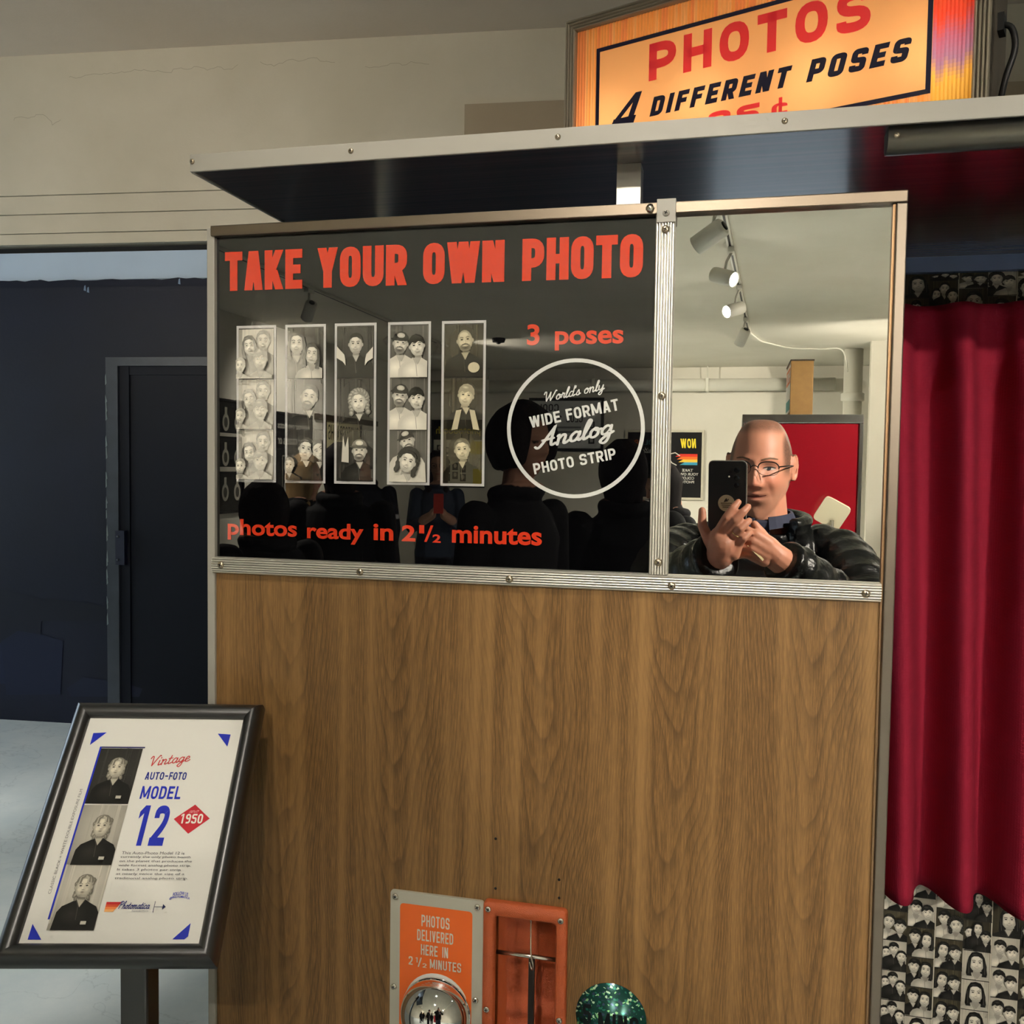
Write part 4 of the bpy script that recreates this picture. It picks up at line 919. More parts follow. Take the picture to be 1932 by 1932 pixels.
# ribbed coloured plastic border
def ribbed(x0, y0, x1, y1, seed, rainbow):
    R_ = random.Random(seed); A = Art(0); n_ = int((x1 - x0) / .0042) + 1; wd = (x1 - x0) / n_
    sg = max(1, int((y1 - y0) / .004)); hs = (y1 - y0) / sg; V = []; F = []; Cc = []
    jit = [R_.uniform(-.035, .035) for _ in range(n_)]; pick = [R_.randrange(3) for _ in range(n_)]
    def colr(x, y):
        ri = min(n_ - 1, int((x - x0) / wd))
        if rainbow:
            t = y / SHt + jit[ri]
            ks = ((0, (255, 200, 92)), (.24, (255, 200, 92)), (.33, (176, 132, 168)), (.44, (196, 110, 140)), (.54, (244, 84, 62)), (.68, (246, 100, 60)), (.8, (252, 190, 66)), (2, (252, 190, 66)))
            t = max(0, t)
            for (a_, ca), (b_, cb_) in zip(ks, ks[1:]):
                if t <= b_: f_ = (t - a_) / (b_ - a_); c = tuple(ca[i_] + (cb_[i_] - ca[i_]) * f_ for i_ in range(3)); break
        else:
            c = ((252, 172, 96), (250, 158, 96), (252, 184, 116))[pick[ri]]
        return rgb(*c)
    for i in range(n_):
        for j in range(sg):
            xa, xb, xm = x0 + wd * i, x0 + wd * (i + 1), x0 + wd * (i + .5); ya, yb = y0 + hs * j, y0 + hs * (j + 1); o = len(V)
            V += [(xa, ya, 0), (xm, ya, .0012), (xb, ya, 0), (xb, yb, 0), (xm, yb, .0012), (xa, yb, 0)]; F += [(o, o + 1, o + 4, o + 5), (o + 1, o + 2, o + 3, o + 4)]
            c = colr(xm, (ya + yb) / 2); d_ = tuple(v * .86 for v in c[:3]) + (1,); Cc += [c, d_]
    A.v, A.f, A.c = V, F, Cc; return A
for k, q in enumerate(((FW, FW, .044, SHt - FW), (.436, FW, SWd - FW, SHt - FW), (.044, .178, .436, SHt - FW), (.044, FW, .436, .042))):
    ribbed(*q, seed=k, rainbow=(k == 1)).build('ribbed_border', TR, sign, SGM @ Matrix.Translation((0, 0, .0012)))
NV = rgb(18, 14, 46)
A = Art(); A.line([(.0465, .0445), (.4335, .0445), (.4335, .1755), (.0465, .1755)], .005, NV, True); A.build('border_line', INK, sign, SGM @ Matrix.Translation((0, 0, .0026)))
A = Art(); A.polys(fit(block('PHOTOS', .82, .24, .22, rd=.5), .1168, .1225, .3745, .1665), rgb(244, 84, 104)); A.build('lettering', TR, sign, SGM @ Matrix.Translation((0, 0, .0024)))
A = Art(); A.polys(fit(block('DIFFERENT', .62, .24, .2, .5, .12, .22), .1187, .0800, .2925, .1025), NV); A.polys(fit(block('POSES', .62, .24, .2, .5, .12, .22), .3080, .0800, .4165, .1035), NV)
A.polys(fit(block('4', .8, .2, .1, shear=.45), .0665, .0680, .1085, .1130), NV); A.build('lettering', INK, sign, SGM @ Matrix.Translation((0, 0, .0024)))
A = Art(); A.polys(fit(block('25', .75, .24, .2, rd=.4), .1950, .0470, .2560, .0695) + fit(block('C', .6, .2, .2), .2700, .0500, .2880, .0640) + fit(block('I', .5, .2), .2780, .0470, .2820, .0700), rgb(244, 84, 104)); A.build('lettering', TR, sign, SGM @ Matrix.Translation((0, 0, .0024)))
bulbm = mat('sign_bulb_glass', rgb(255, 236, 200), rough=.4, emit=(1, .85, .62, 1), estr=4.0)
for u in (.055, .18, .315, .435):
    B = MB(); B.lathe([(.0, -.018), (.012, -.014), (.017, -.004), (.018, .004), (.014, .014), (.006, .019), (0, .02)], bulbm, (u, .085, -.075), 'Z', 16); to_sign(B, 'bulb')
    L = bpy.data.lights.new('sign_bulb_light', 'POINT'); L.energy = .125; L.color = (1, .86, .70); L.shadow_soft_size = .02
    lo = bpy.data.objects.new('sign_bulb_light', L); COL.objects.link(lo); lo.location = SGM @ Vector((u, .085, -.052)); setp(lo, sign)
B = MB(); B.tube([SGM @ Vector(p) for p in crom([(SWd, .118, -.05), (SWd + .012, .112, -.05), (SWd + .016, .09, -.05), (SWd + .008, .06, -.05), (SWd + .002, .03, -.06), (SWd + .004, .003, -.07), (SWd - .02, .004, -.13)], 6)], .0032, mat('black_cable', rgb(12, 12, 12), rough=.5), 8); B.build('power_cord', sign)
B = MB().box(SWd - .002, SWd + .006, .108, .126, -.06, -.04, MATS['black_cable']); to_sign(B, 'cord_grip')

# ---------------------------------------------------------------- framed notice on a pedestal
st_o = Vector((-.70523, -.09595, 1.25917)); st_a = Vector((.9625517, .27096, -.00856)); st_b = Vector((.18162, -.66799, -.721665))
STM = frame_m(st_o, st_a, -st_b)                      # x right, y up the sheet (0 at its top edge), z towards the viewer
stand = empty('sign_stand', (-.615, -.125, 0), 'black pedestal stand holding a tilted framed notice about the booth, beside the wood front', 'sign stand')
BLKF = mat('satin_black_frame', rgb(18, 17, 17), rough=.33, spec=1.0)
W0, H0 = .172, .2419; BW = .0195
pfr = [(0, -.012), (0, .001), (.0012, .0035), (.004, .0065), (.008, .0085), (.012, .0082), (.016, .0055), (.0188, .001), (.0195, -.004), (.0195, -.012)]
def to_stand(B, name, parent=stand): B.xf(STM); return B.build(name, parent)
c4 = [(-BW, -H0 - BW), (W0 + BW, -H0 - BW), (W0 + BW, BW), (-BW, BW)]
for i in range(4):
    p0, p1 = c4[i], c4[(i + 1) % 4]; inn = [(0, 1), (-1, 0), (0, -1), (1, 0)][i]
    B = mitred(p0, p1, inn, [(BW - o_, h_) for o_, h_ in pfr], BLKF, 'frame_rail')
    for k in range(len(B.smooth)): B.smooth[k] = True
    to_stand(B, 'frame_rail')
B = MB().box(-BW + .001, W0 + BW - .001, -H0 - BW + .001, BW - .001, -.013, -.009, BLKF); to_stand(B, 'frame_back')
A = Art(); A.rect(0, -H0, W0, 0, rgb(222, 220, 212)); poster = A.build('notice', PRINT, stand, STM @ Matrix.Translation((0, 0, -.0005)))
BLU = rgb(34, 48, 176)
def pz(A, name, m=PRINT): return A.build(name, m, poster, STM @ Matrix.Translation((0, 0, -.0002)))
A = Art()
for p in ([(.0085, -.0187), (.0230, -.0178), (.0088, -.0334)], [(.1465, -.0178), (.1610, -.0187), (.1600, -.0335)], [(.0145, -.2237), (.0285, -.2384), (.0130, -.2384)][0:0] or [(.0075, -.2237), (.0205, -.2384), (.0075, -.2384)], [(.1600, -.2226), (.1600, -.2350), (.1570, -.2378), (.1455, -.2378)]): A.poly(p, BLU)
pz(A, 'corner_mark')
A = Art(); A.rect(.0205, -.2195, .0226, -.0350, BLU); A.rect(.0225, -.0366, .0700, -.0350, rgb(40, 36, 90)); pz(A, 'blue_rule')
for k, (y0, bg) in enumerate(((-.1012, .03), (-.1665, .42), (-.2298, .52))):
    A = Art(); w_, h_ = .0455, .0640; A.win = (0, 0, w_, h_); rnd.seed(50 + k); backdrop(A, w_, h_, bg, .5 if bg < .1 else .18)
    hx, hy = ((.52, .62), (.56, .62), (.55, .64))[k]
    person_print(A, w_ * hx, h_ * hy, w_ * .23, 'wavy', .2, .60, .012, .04, smile=False, warm=1.6)
    A.rect(w_ * .7, h_ * .07, w_ * .82, h_ * .12, tone(.5))
    A.build('portrait', PRINT, poster, STM @ Matrix.Translation((.0225, y0, -.0001)))
A = Art(); A.polys(fit(script('Vintage', .09), .0800, -.0600, .1228, -.0425, .16), rgb(196, 60, 60)); pz(A, 'lettering')
A = Art(); A.polys(fit(block('AUTO', .6, .17, .14), .0785, -.0735, .0985, -.0647), rgb(30, 42, 130)); A.polys(fit(block('-', .6, .17), .0998, -.0700, .1030, -.0685), rgb(30, 42, 130)); A.polys(fit(block('FOTO', .6, .17, .14), .1042, -.0735, .1226, -.0647), rgb(30, 42, 130)); pz(A, 'lettering')
A = Art(); A.polys(fit(block('MODEL', .6, .17, .14), .0784, -.0953, .1213, -.0808), BLU); pz(A, 'lettering')
A = Art(); A.polys(fit(block('12', .6, .2, .16), .0830, -.1460, .1145, -.1025), BLU); pz(A, 'lettering')
A = Art(); A.poly([(.1198, -.1172), (.1388, -.1012), (.1572, -.1165), (.1382, -.1330)], rgb(192, 40, 52)); A.polys(fit(block('1950', .55, .17, .12), .1270, -.1220, .1500, -.1115), rgb(232, 226, 214)); A.polys(fit(script('rno', .1), .1340, -.1105, .1450, -.1075, .1), rgb(226, 150, 150)); pz(A, 'red_diamond')
A = Art()
for i, t in enumerate(('This Auto-Photo Model 12 is', 'currently the only photo booth', 'on the planet that produces the', 'wide format analog photo strip.', 'It takes 3 photos per strip', 'at nearly twice the size of a', 'traditional analog photo strip.')):
    ln_ = len(t) * .00236; A.polys(fit(bfont(t), .0752, -.1550 - .0044 * i, .0752 + ln_, -.1520 - .0044 * i), rgb(70, 70, 78))
pz(A, 'lettering')
A = Art()
A.polys(fit(bfont('CLASSIC BLACK + WHITE DOUBLE EXPOSURE FILM'), -.055, -.0014, .055, .0014), rgb(110, 108, 110)); A.build('lettering', PRINT, poster, STM @ Matrix.Translation((.0145, -.14, -.0002)) @ Matrix.Rotation(PI / 2, 4, 'Z'))
A = Art()
for k, c in enumerate(((196, 40, 44), (214, 84, 50), (232, 130, 70), (240, 176, 110))): A.poly([(.0731, -.2026 - .0024 * k), (.0880 - .0016 * k, -.2026 - .0024 * k), (.0866 - .0016 * k, -.2050 - .0024 * k), (.0731, -.2050 - .0024 * k)], rgb(*c))
A.polys(fit(script('Photomatica', .11), .0860, -.2095, .1165, -.2015), rgb(30, 40, 110)); A.polys(fit(bfont('PHOTO BOOTH CO'), .1000, -.2122, .1160, -.2106), rgb(120, 120, 130)); pz(A, 'logo')
A = Art(); A.line([(.1207, -.2018), (.1207, -.2126)], .0005, rgb(30, 36, 80)); A.line([(.1207, -.2072), (.1300, -.2072)], .0005, rgb(30, 36, 80)); A.poly([(.1290, -.2045), (.1322, -.2072), (.1290, -.2099)], rgb(30, 36, 80)); pz(A, 'arrow')
A = Art(); A.polys(fit(bfont('FOLLOW US', .02), .1365, -.1955, .1515, -.1922, 0, 25), BLU); A.polys(fit(bfont('@PHOTOMATICA', .02), .1340, -.1990, .1540, -.1962, 0, 18), BLU); pz(A, 'lettering')
# pedestal
PX, PY = -.6140, -.137
B = MB().box(PX - .0165, PX + .0165, PY - .012, PY + .012, .015, 1.135, BLKF, .003); B.build('pole', stand)
B = MB().box(PX - .02, PX + .02, PY - .012, PY + .03, 1.09, 1.15, BLKF, .004); B.build('tilt_bracket', stand)
MB().lathe([(.0, 0), (.12, 0), (.12, .006), (.112, .012), (.03, .016), (0, .016)], BLKF, (PX, PY, 0), 'Z', 40).build('base', stand)
# ---------------------------------------------------------------- track lighting
WPL = mat('white_fixture_paint', rgb(214, 210, 198), rough=.35); DKG = mat('track_slot', rgb(26, 26, 26), rough=.5)
LENS_ON = mat('lit_lamp_lens', rgb(255, 250, 240), rough=.4, emit=(1, .96, .86, 1), estr=26.0); LENS_OFF = mat('dark_lamp_lens', rgb(70, 68, 64), rough=.15)
def track(p0, p1, label, name='light_track'):
    p0, p1 = Vector(p0), Vector(p1); d = p1 - p0; L_ = d.length; t = empty(name, tuple((p0 + p1) / 2), label, 'light track', 'ceiling light tracks', math.atan2(d.y, d.x))
    M_ = Matrix.Translation((p0 + p1) / 2) @ Matrix.Rotation(math.atan2(d.y, d.x), 4, 'Z')
    b = MB().box(-L_ / 2, L_ / 2, -.018, .018, -.022, 0, WPL, .002); b.xf(M_); b.build('rail', t)
    b = MB().box(-L_ / 2 + .01, L_ / 2 - .01, -.006, .006, -.0235, -.02, DKG); b.xf(M_); b.build('slot', t)
    for s in (-1, 1):
        b = MB().box(s * (L_ / 2 + .01) - .012, s * (L_ / 2 + .01) + .012, -.02, .02, -.026, 0, WPL, .003); b.xf(M_); b.build('end_cap', t)
    return t
track((-.24, -.35, H_LOW), (.09, -8.03, H_LOW), 'white lamp track on the ceiling behind the photographer, seen in the mirror')
track((-3.05, -.6, H_LOW), (-3.05, -8.6, H_LOW), 'white lamp track reflected across the black display, over the left side of the room')
track((1.9, -.2, H_LOW), (1.9, -8.4, H_LOW), 'white lamp track on the ceiling along the right side of the room')
track((-4.6, .55, H_LOW), (.9, .55, H_LOW), 'white lamp track along the front edge of the low ceiling')
def spot(x, y, aim, label, on=True, power=60, ang=50, sc=1.0, blend=.7, color=(1, .92, .80), zt=H_LOW - .0245, off=0.0):
    aim = Vector(aim).normalized(); t = empty('track_spotlight', (x, y, zt), label, 'spotlight', 'track spotlights')
    MB().box(x - .018, x + .018, y - .05, y + .05, zt - .03, zt, WPL, .003).build('adapter', t)
    piv = Vector((x + off, y, zt - .13 * sc))
    MB().tube([(x, y, zt - .028), (x + off * .6, y, zt - .06 * sc), tuple(piv)], .008, WPL, 10).build('stem', t)
    R_ = .036 * sc; L_ = .125 * sc
    prof = [(0, -L_ * .5), (R_ * .75, -L_ * .5), (R_ * .95, -L_ * .46), (R_, -L_ * .38), (R_, L_ * .5), (R_ * .93, L_ * .5), (R_ * .9, L_ * .44), (0, L_ * .44)]
    q = aim.to_track_quat('Z', 'Y').to_matrix().to_4x4(); M_ = Matrix.Translation(piv) @ q
    b = MB(); b.lathe(prof, WPL, seg=28); b.xf(M_); hd = b.build('lamp_head', t)
    b = MB(); b.lathe([(R_ * .88, L_ * .45), (R_ * .86, L_ * .47), (0, L_ * .475)], LENS_ON if on else LENS_OFF, seg=24); b.xf(M_); b.build('lens', hd)
    b = MB(); b.lathe([(R_ * .5, -L_ * .5), (R_ * .48, -L_ * .53), (0, -L_ * .53)], DKG, seg=16); b.xf(M_); b.build('vent_cap', hd)
    if on:
        L = bpy.data.lights.new('spot_light', 'SPOT'); L.energy = power * LAMP; L.spot_size = math.radians(ang); L.spot_blend = blend; L.shadow_soft_size = .03; L.color = color
        lo = bpy.data.objects.new('spot_light', L); COL.objects.link(lo); lo.location = piv + aim * (L_ * .5 + .006); lo.rotation_euler = aim.to_track_quat('-Z', 'Y').to_euler(); setp(lo, t)
    return t
def toward(x, y, tgt): return (tgt[0] - x, tgt[1] - y, tgt[2] - (H_LOW - .14))
# four heads seen in the mirror
spot(-.095, -3.55, (-.75, -.35, -.42), 'unlit white track lamp nearest the mirror top, turned to the left', False, sc=1.3, off=-.05)
spot(-.055, -4.55, (.75, .5, -.32), 'lit white track lamp in the mirror facing right', True, 60, 70, sc=1.25, off=-.04)
spot(-.005, -5.68, (-.66, .62, -.28), 'lit white track lamp in the mirror facing left', True, 60, 70, sc=1.25, off=-.03)
spot(.05, -7.1, (-.35, -.5, -.75), 'small unlit track lamp in the mirror, last before the cable', False, sc=1.2, off=-.02)
# heads on the other tracks
spot(-3.05, -5.3, (-.5, -.5, -.6), 'grey unlit track lamp reflected just above the second photo strip', False, sc=1.2)
spot(-3.05, -6.95, (-.8, -.2, -.5), 'track lamp reflected above the fourth photo strip, lighting the left wall', True, 420, 100)
KEYS = (
 (-.22, -.85, (-.30, 0, 1.15), 'track lamp over the photographer aimed steeply at the wood front', 37, 64),
 (1.9, -.35, (.10, -1.42, 1.50), 'track lamp at the right aimed at the photographer', 430, 30),
 (1.9, -3.7, (.42, .5, 1.28), 'track lamp on the right aimed at the red curtain', 420, 25),
 (-.15, -2.4, (-.3, 0, 1.55), 'track lamp behind the photographer aimed at the display panel', 72, 34),
)
for x, y, tg, lb, pw, an in KEYS: spot(x, y, toward(x, y, tg), lb, True, pw, an)
FRONTS = ((-4.0, (-3.9, 3.65, 2.7), 60, 'first'), (-2.4, (-2.4, 3.8, 2.8), 60, 'second'), (-.6, (-.9, 3.9, 3.3), 26, 'third'))
for x, tg, pw, nm in FRONTS: spot(x, .55, toward(x, .55, tg), 'track lamp over the booth aisle, %s from the left, washing the cream upper wall' % nm, True, pw, 85)
FILLS = ((-3.05, -3.6, (-2.2, -4.0, 0), 'over the waiting visitors'), (-3.05, -7.9, (-2.0, -8.6, 0), 'at the far end of the left track'), (1.9, -6.4, (1.0, -4.4, 0), 'aimed at the floor beside the red cabinet'), (1.9, -3.0, (.9, -3.3, 0), 'aimed at the floor behind the photographer'), (1.9, -4.8, (-.6, -6.0, 0), 'aimed at the middle of the floor'))  # lamps added to lift the whole room by bounce off the floor
for x, y, tg, nm in FILLS: spot(x, y, toward(x, y, tg), 'added fill lamp ' + nm, True, 340, 110)
for x, tg, pw, nm in ((-3.3, (-4.0, 2.6, 0), 200, 'floor by the navy wall'), (-1.6, (-2.6, 1.6, 0), 150, 'floor beside the booth'), (.5, (.25, 4.0, 1.0), 520, 'pale blue door behind the booth')): spot(x, .55, toward(x, .55, tg), 'added fill lamp over the booth aisle aimed at the ' + nm, True, pw, 46, color=(1, .95, .88))  # more added lamps, out of view, brightening the floor and the blue door
BACKS = ((1.9, -7.3, (-1.5, YB, 1.8), 400, 'aimed at the posters on the back wall'), (-3.05, -8.3, (1.3, -9.6, 1.6), 420, 'aimed at the back corner pipe'))  # added lamps that brighten the back wall and the corner pipe
for x, y, tg, pw, nm in BACKS: spot(x, y, toward(x, y, tg), 'added fill lamp ' + nm, True, pw, 95)

# ---------------------------------------------------------------- back of the room
PIPE = mat('white_pipe_paint', rgb(224, 222, 208), rough=.4)
t = empty('ceiling_pipe', (-1.5, -10.95, 2.55), 'thick white pipe running along the back wall below the ceiling', 'pipe')
MB().tube([(-4.2, -10.95, 2.615), (1.15, -10.95, 2.615)], .078, PIPE, 24).build('pipe_run', t)
for x in (-3.2, -1.8, -.37):
    MB().box(x - .02, x + .02, -11.03, -10.86, 2.53, 2.70, PIPE, .008).build('clamp', t); MB().tube([(x, -10.95, 2.69), (x, -10.95, H_LOW)], .008, PIPE, 8).build('hanger_rod', t)
t = MB().tube([(1.19, -9.5, 0), (1.19, -9.5, H_LOW)], .095, PIPE, 28).build('standpipe'); tag(t, 'white floor-to-ceiling pipe at the right end of the mirror view', 'pipe')
MB().lathe([(.10, 2.3), (.118, 2.31), (.118, 2.38), (.10, 2.39)], PIPE, (1.19, -9.5, 0), 'Z', 28).build('coupling', t)
t = MB().tube(crom([(.10, -8.05, 2.84), (.2, -8.55, 2.835), (.29, -8.8, 2.838), (.54, -9.2, 2.836), (.85, -9.35, 2.84), (1.05, -9.3, 2.82), (1.12, -9.36, 2.6)], 6), .008, PIPE, 8).build('ceiling_cable'); tag(t, 'thin white cable curving along the ceiling from the lamp track', 'cable')
t = MB().lathe([(0, 0), (.06, 0), (.07, .03), (.065, .04), (0, .04)], DKG, (-2.36, -8.17, H_LOW - .04), 'Z', 20).build('smoke_detector'); tag(t, 'small dark round detector on the ceiling reflected left of the words 3 poses', 'detector')
MB().lathe([(0, -.02), (.02, -.015), (.025, 0)], DKG, (-2.36, -8.17, H_LOW - .04), 'Z', 14).build('sensor_nub', t)
def poster_frame(M_, w_, h_, art, frame_m_, label, name='framed_poster', fw=.03, fd=.035, bg=rgb(20, 20, 22)):
    t = empty(name, tuple(M_.translation), label, 'poster', 'posters on the room walls')
    for x0, x1, y0, y1 in ((0, fw, 0, h_), (w_ - fw, w_, 0, h_), (fw, w_ - fw, 0, fw), (fw, w_ - fw, h_ - fw, h_)):
        b = MB().box(x0, x1, y0, y1, 0.001, fd, frame_m_, .004); b.xf(M_); b.build('frame_rail', t)
    A = Art(.0005); A.rect(fw * .8, fw * .8, w_ - fw * .8, h_ - fw * .8, bg); art(A, w_, h_); A.build('print', attr_mat('poster_print', rough=.3), t, M_ @ Matrix.Translation((0, 0, fd * .5)))
    return t
CREAMF = mat('cream_frame', rgb(196, 190, 170), rough=.4); BLACKF = mat('black_frame', rgb(22, 22, 24), rough=.35)
def art_now(A, w_, h_):
    A.polys(fit(block('NOW', .7, .22, .14, shear=.12), .22 - .12, .66, .42 - .12, .78), rgb(240, 214, 60))
    for k, c in enumerate(((226, 60, 46), (238, 120, 50), (244, 200, 70), (70, 160, 190))): A.poly([(.08, .585 - .035 * k), (.30 - .02 * k, .585 - .035 * k), (.36 - .02 * k, .55 - .035 * k), (.08, .55 - .035 * k)], rgb(*c))
    A.line([(.30, .56), (.36, .60), (.42, .585), (.44, .53), (.40, .47), (.34, .44)], .012, rgb(230, 226, 214))
    for k, tx in enumerate(('TAKE', 'YOUR OWN', 'COLOR', 'PHOTO')): A.polys(fit(bfont(tx, .02, align='CENTER'), .20 - .017 * len(tx), .36 - .05 * k, .20 + .017 * len(tx), .395 - .05 * k), rgb(220, 218, 208))
    A.polys(fit(block('COL', .6, .1, .2), .58, .70, .76, .76), rgb(80, 130, 140)); A.polys(fit(block('OR', .6, .1, .2), .78, .70, .88, .76), rgb(220, 110, 60)); A.polys(fit(script('digital', .09), .56, .56, .84, .68), rgb(200, 198, 190))
poster_frame(back(-.395, YB, 1.165), 1.0, .89, art_now, CREAMF, 'black poster in a cream frame reading NOW with a rainbow swoosh, left of the photographer')
def art_club(A, w_, h_):
    A.rect(.04, .04, w_ - .04, h_ - .04, rgb(206, 208, 206)); K = rgb(30, 30, 34)
    A.polys(fit(script('the', .1), .10, .52, .20, .58) + fit(block('FAST', .6, .16, .14), .24, .51, .45, .58) + fit(block('COOL', .6, .16, .14), .60, .52, .88, .62) + fit(block('CLUB', .6, .16, .14), .28, .38, .50, .47) + fit(block('?', .6, .2, .14), .56, .38, .62, .47), K)
    for k in range(3): A.rect(.12, .10 + .1 * k, .20, .19 + .1 * k, K); A.rect(.14, .12 + .1 * k, .18, .17 + .1 * k, rgb(170, 170, 168))
    for k in range(4): A.rect(.30, .30 - .06 * k, .75 - .08 * (k % 2), .325 - .06 * k, rgb(120, 122, 124))
poster_frame(back(-1.68, YB, 1.77), 1.0, .70, art_club, BLACKF, 'white printed poster in a black frame reflected behind the words Analog and wide format')
def art_booth(A, w_, h_):
    A.rect(.03, .64, w_ - .03, h_ - .03, rgb(24, 22, 16)); A.polys(fit(bfont('photobooth', .02), .06, .69, w_ - .06, .82), rgb(206, 190, 40)); A.rect(.03, .03, w_ - .03, .64, rgb(222, 218, 196)); A.rect(.03, .45, .2, .62, rgb(226, 204, 40)); A.rect(.03, .03, .16, .25, rgb(226, 204, 40))
    for c in range(4):
        for r in range(4): A.rect(.26 + .11 * c, .08 + .12 * r + .03 * (c % 2), .34 + .11 * c, .18 + .12 * r + .03 * (c % 2), rgb(46, 40, 34)); A.ell(.30 + .11 * c, .14 + .12 * r + .03 * (c % 2), .022, .03, rgb(190, 180, 160))
poster_frame(back(-3.28, YB, 1.27), .75, .91, art_booth, BLACKF, 'yellow and black photobooth poster reflected behind the fifth photo strip', fw=.02)
def art_bottles(A, w_, h_):
    for r in range(3):
        for c in range(2):
            x, z = .1 + .2 * c, .12 + .3 * r; col = rgb(190, 186, 172)
            A.ell(x, z + .06, .055, .075, col); A.rect(x - .018, z + .1, x + .018, z + .19, col); A.ell(x, z + .06, .03, .045, rgb(80, 76, 70))
    A.rect(.03, .36, .40, .40, rgb(200, 196, 182)); A.rect(.03, .66, .40, .69, rgb(200, 196, 182))
poster_frame(east(XL, -6.48, 1.12), .44, .98, art_bottles, BLACKF, 'black board with rows of pale vintage portraits at the far left reflection', fw=.02)
def art_text(A, w_, h_):
    for k, tx in enumerate(('make your own photos', 'in four minutes or')): A.polys(fit(bfont(tx, .015), .05, .74 - .13 * k, w_ - .05, .83 - .13 * k), rgb(150, 148, 138))
    for c in range(3): A.line([(.12 + .2 * c, .1), (.24 + .2 * c, .1), (.24 + .2 * c, .5), (.12 + .2 * c, .5)], .012, rgb(130, 126, 116), True); A.ell(.18 + .2 * c, .4, .035, .05, rgb(140, 136, 126)); A.ell(.18 + .2 * c, .2, .035, .05, rgb(140, 136, 126))
poster_frame(east(XL, -7.85, 1.13), .78, .92, art_text, BLACKF, 'dark wall board with two lines of pale text reflected between the first two strips', fw=.02)
def art_photographs(A, w_, h_):
    A.rect(.03, .03, w_ - .03, h_ - .03, rgb(212, 202, 160)); K = rgb(54, 48, 36)
    A.polys(fit(block('PHOTOGRAPHS', .55, .13, .14), .08, .34, w_ - .08, .50), K); A.polys(fit(block('FOREVER', .55, .13, .14), .2, .10, w_ - .2, .26), K)
poster_frame(east(XL, -9.15, 1.48), .98, .58, art_photographs, BLACKF, 'cream signboard reading PHOTOGRAPHS reflected over the third photo strip', fw=.015)
MB_ = MB().box(XL + .002, XL + .05, -9.6, -7.95, 2.02, 2.08, mat('dark_shelf_wood', rgb(60, 48, 34), rough=.5)); t = MB_.build('wall_ledge'); tag(t, 'long dark ledge on the left wall above the cream signboard', 'ledge')
MB().box(XL + .004, XL + .012, -9.58, -7.97, 2.0805, 2.0825, MATS['dark_shelf_wood']).build('backstop', t)
# red cabinet
REDP = mat('red_cabinet_enamel', rgb(134, 16, 28), rough=.22, spec=.5, coat=.3); CHRT = brushed('cabinet_trim_steel', rgb(170, 168, 162), .25, 0, 200)
rb = empty('red_cabinet', (.47, -6.6, 0), 'tall red enamel cabinet with steel trim standing behind the photographer', 'cabinet')
MB().box(.055, .885, -6.98, -6.215, .06, 1.905, REDP, .006).build('cabinet_shell', rb)
MB().box(.04, .90, -7.0, -6.2, 1.906, 1.97, CHRT, .004).build('top_trim', rb); MB().box(.872, .90, -6.24, -6.2, .06, 1.905, CHRT, .003).build('corner_trim', rb); MB().box(.04, .058, -6.225, -6.2, .06, 1.905, CHRT, .003).build('corner_trim', rb)
MB().box(.05, .89, -6.97, -6.23, 0, .06, BLACK).build('plinth', rb)
ORG = mat('orange_slat_enamel', rgb(214, 110, 60), rough=.4)
for k in range(14): MB().box(.034, .054, -6.95 + .05 * k, -6.91 + .05 * k, .1, 1.88, ORG, .004).build('side_slat', rb)
bs = empty('box_sign', (.46, -6.45, 1.97), 'brown wooden box sign standing on top of the red cabinet', 'sign')
BRN = mat('brown_plywood', rgb(150, 112, 60), rough=.55, var=.2, vscale=20)
MB().box(.385, .548, -6.9, -6.3, 1.972, 2.375, BRN, .003).build('sign_body', bs); MB().box(.381, .552, -6.905, -6.295, 2.375, 2.385, mat('dark_lid', rgb(60, 48, 34), rough=.5)).build('lid', bs)
A = Art(.0004); A.rect(0, 0, .56, .36, rgb(236, 236, 230)); A.rect(.02, .02, .54, .1, rgb(60, 150, 150)); A.rect(.02, .22, .54, .34, rgb(230, 120, 60)); A.polys(fit(block('PHOTO', .6, .2, .14), .06, .24, .5, .32), rgb(240, 240, 236)); A.build('printed_face', PRINT, bs, frame_m((.3845, -6.32, 1.995), (0, -1, 0), (0, 0, 1)))
sb = MB(); o2 = rounded([(-.10, -.10), (.10, -.10), (.10, .10), (-.10, .10)], .035, True, 5); sb.prism(o2, 2, -.012, .012, mat('cream_plastic', rgb(216, 206, 176), rough=.35)); sb.xf(Matrix.Translation((.685, -6.06, 1.25)) @ Matrix.Rotation(.5, 4, 'Y') @ Matrix.Rotation(1.25, 4, 'X')); t = sb.build('stool_backrest')
st2 = empty('swivel_stool', (.685, -6.0, 0), 'cream plastic swivel stool with a tilted backrest in front of the red cabinet', 'stool'); t.name = 'backrest'; setp(t, st2)
MB().tube([(.685, -6.05, 1.2), (.685, -6.04, 1.0), (.685, -5.98, .8), (.685, -5.9, .76)], .014, CHRT, 10).build('back_support', st2)
MB().lathe([(0, .74), (.17, .74), (.18, .77), (.17, .80), (0, .81)], MATS['cream_plastic'], (.685, -5.87, 0), 'Z', 28).build('seat', st2)
MB().tube([(.685, -5.87, .02), (.685, -5.87, .745)], .025, CHRT, 14).build('post', st2); MB().lathe([(0, 0), (.2, 0), (.19, .02), (.04, .04), (0, .04)], CHRT, (.685, -5.87, 0), 'Z', 28).build('foot', st2)
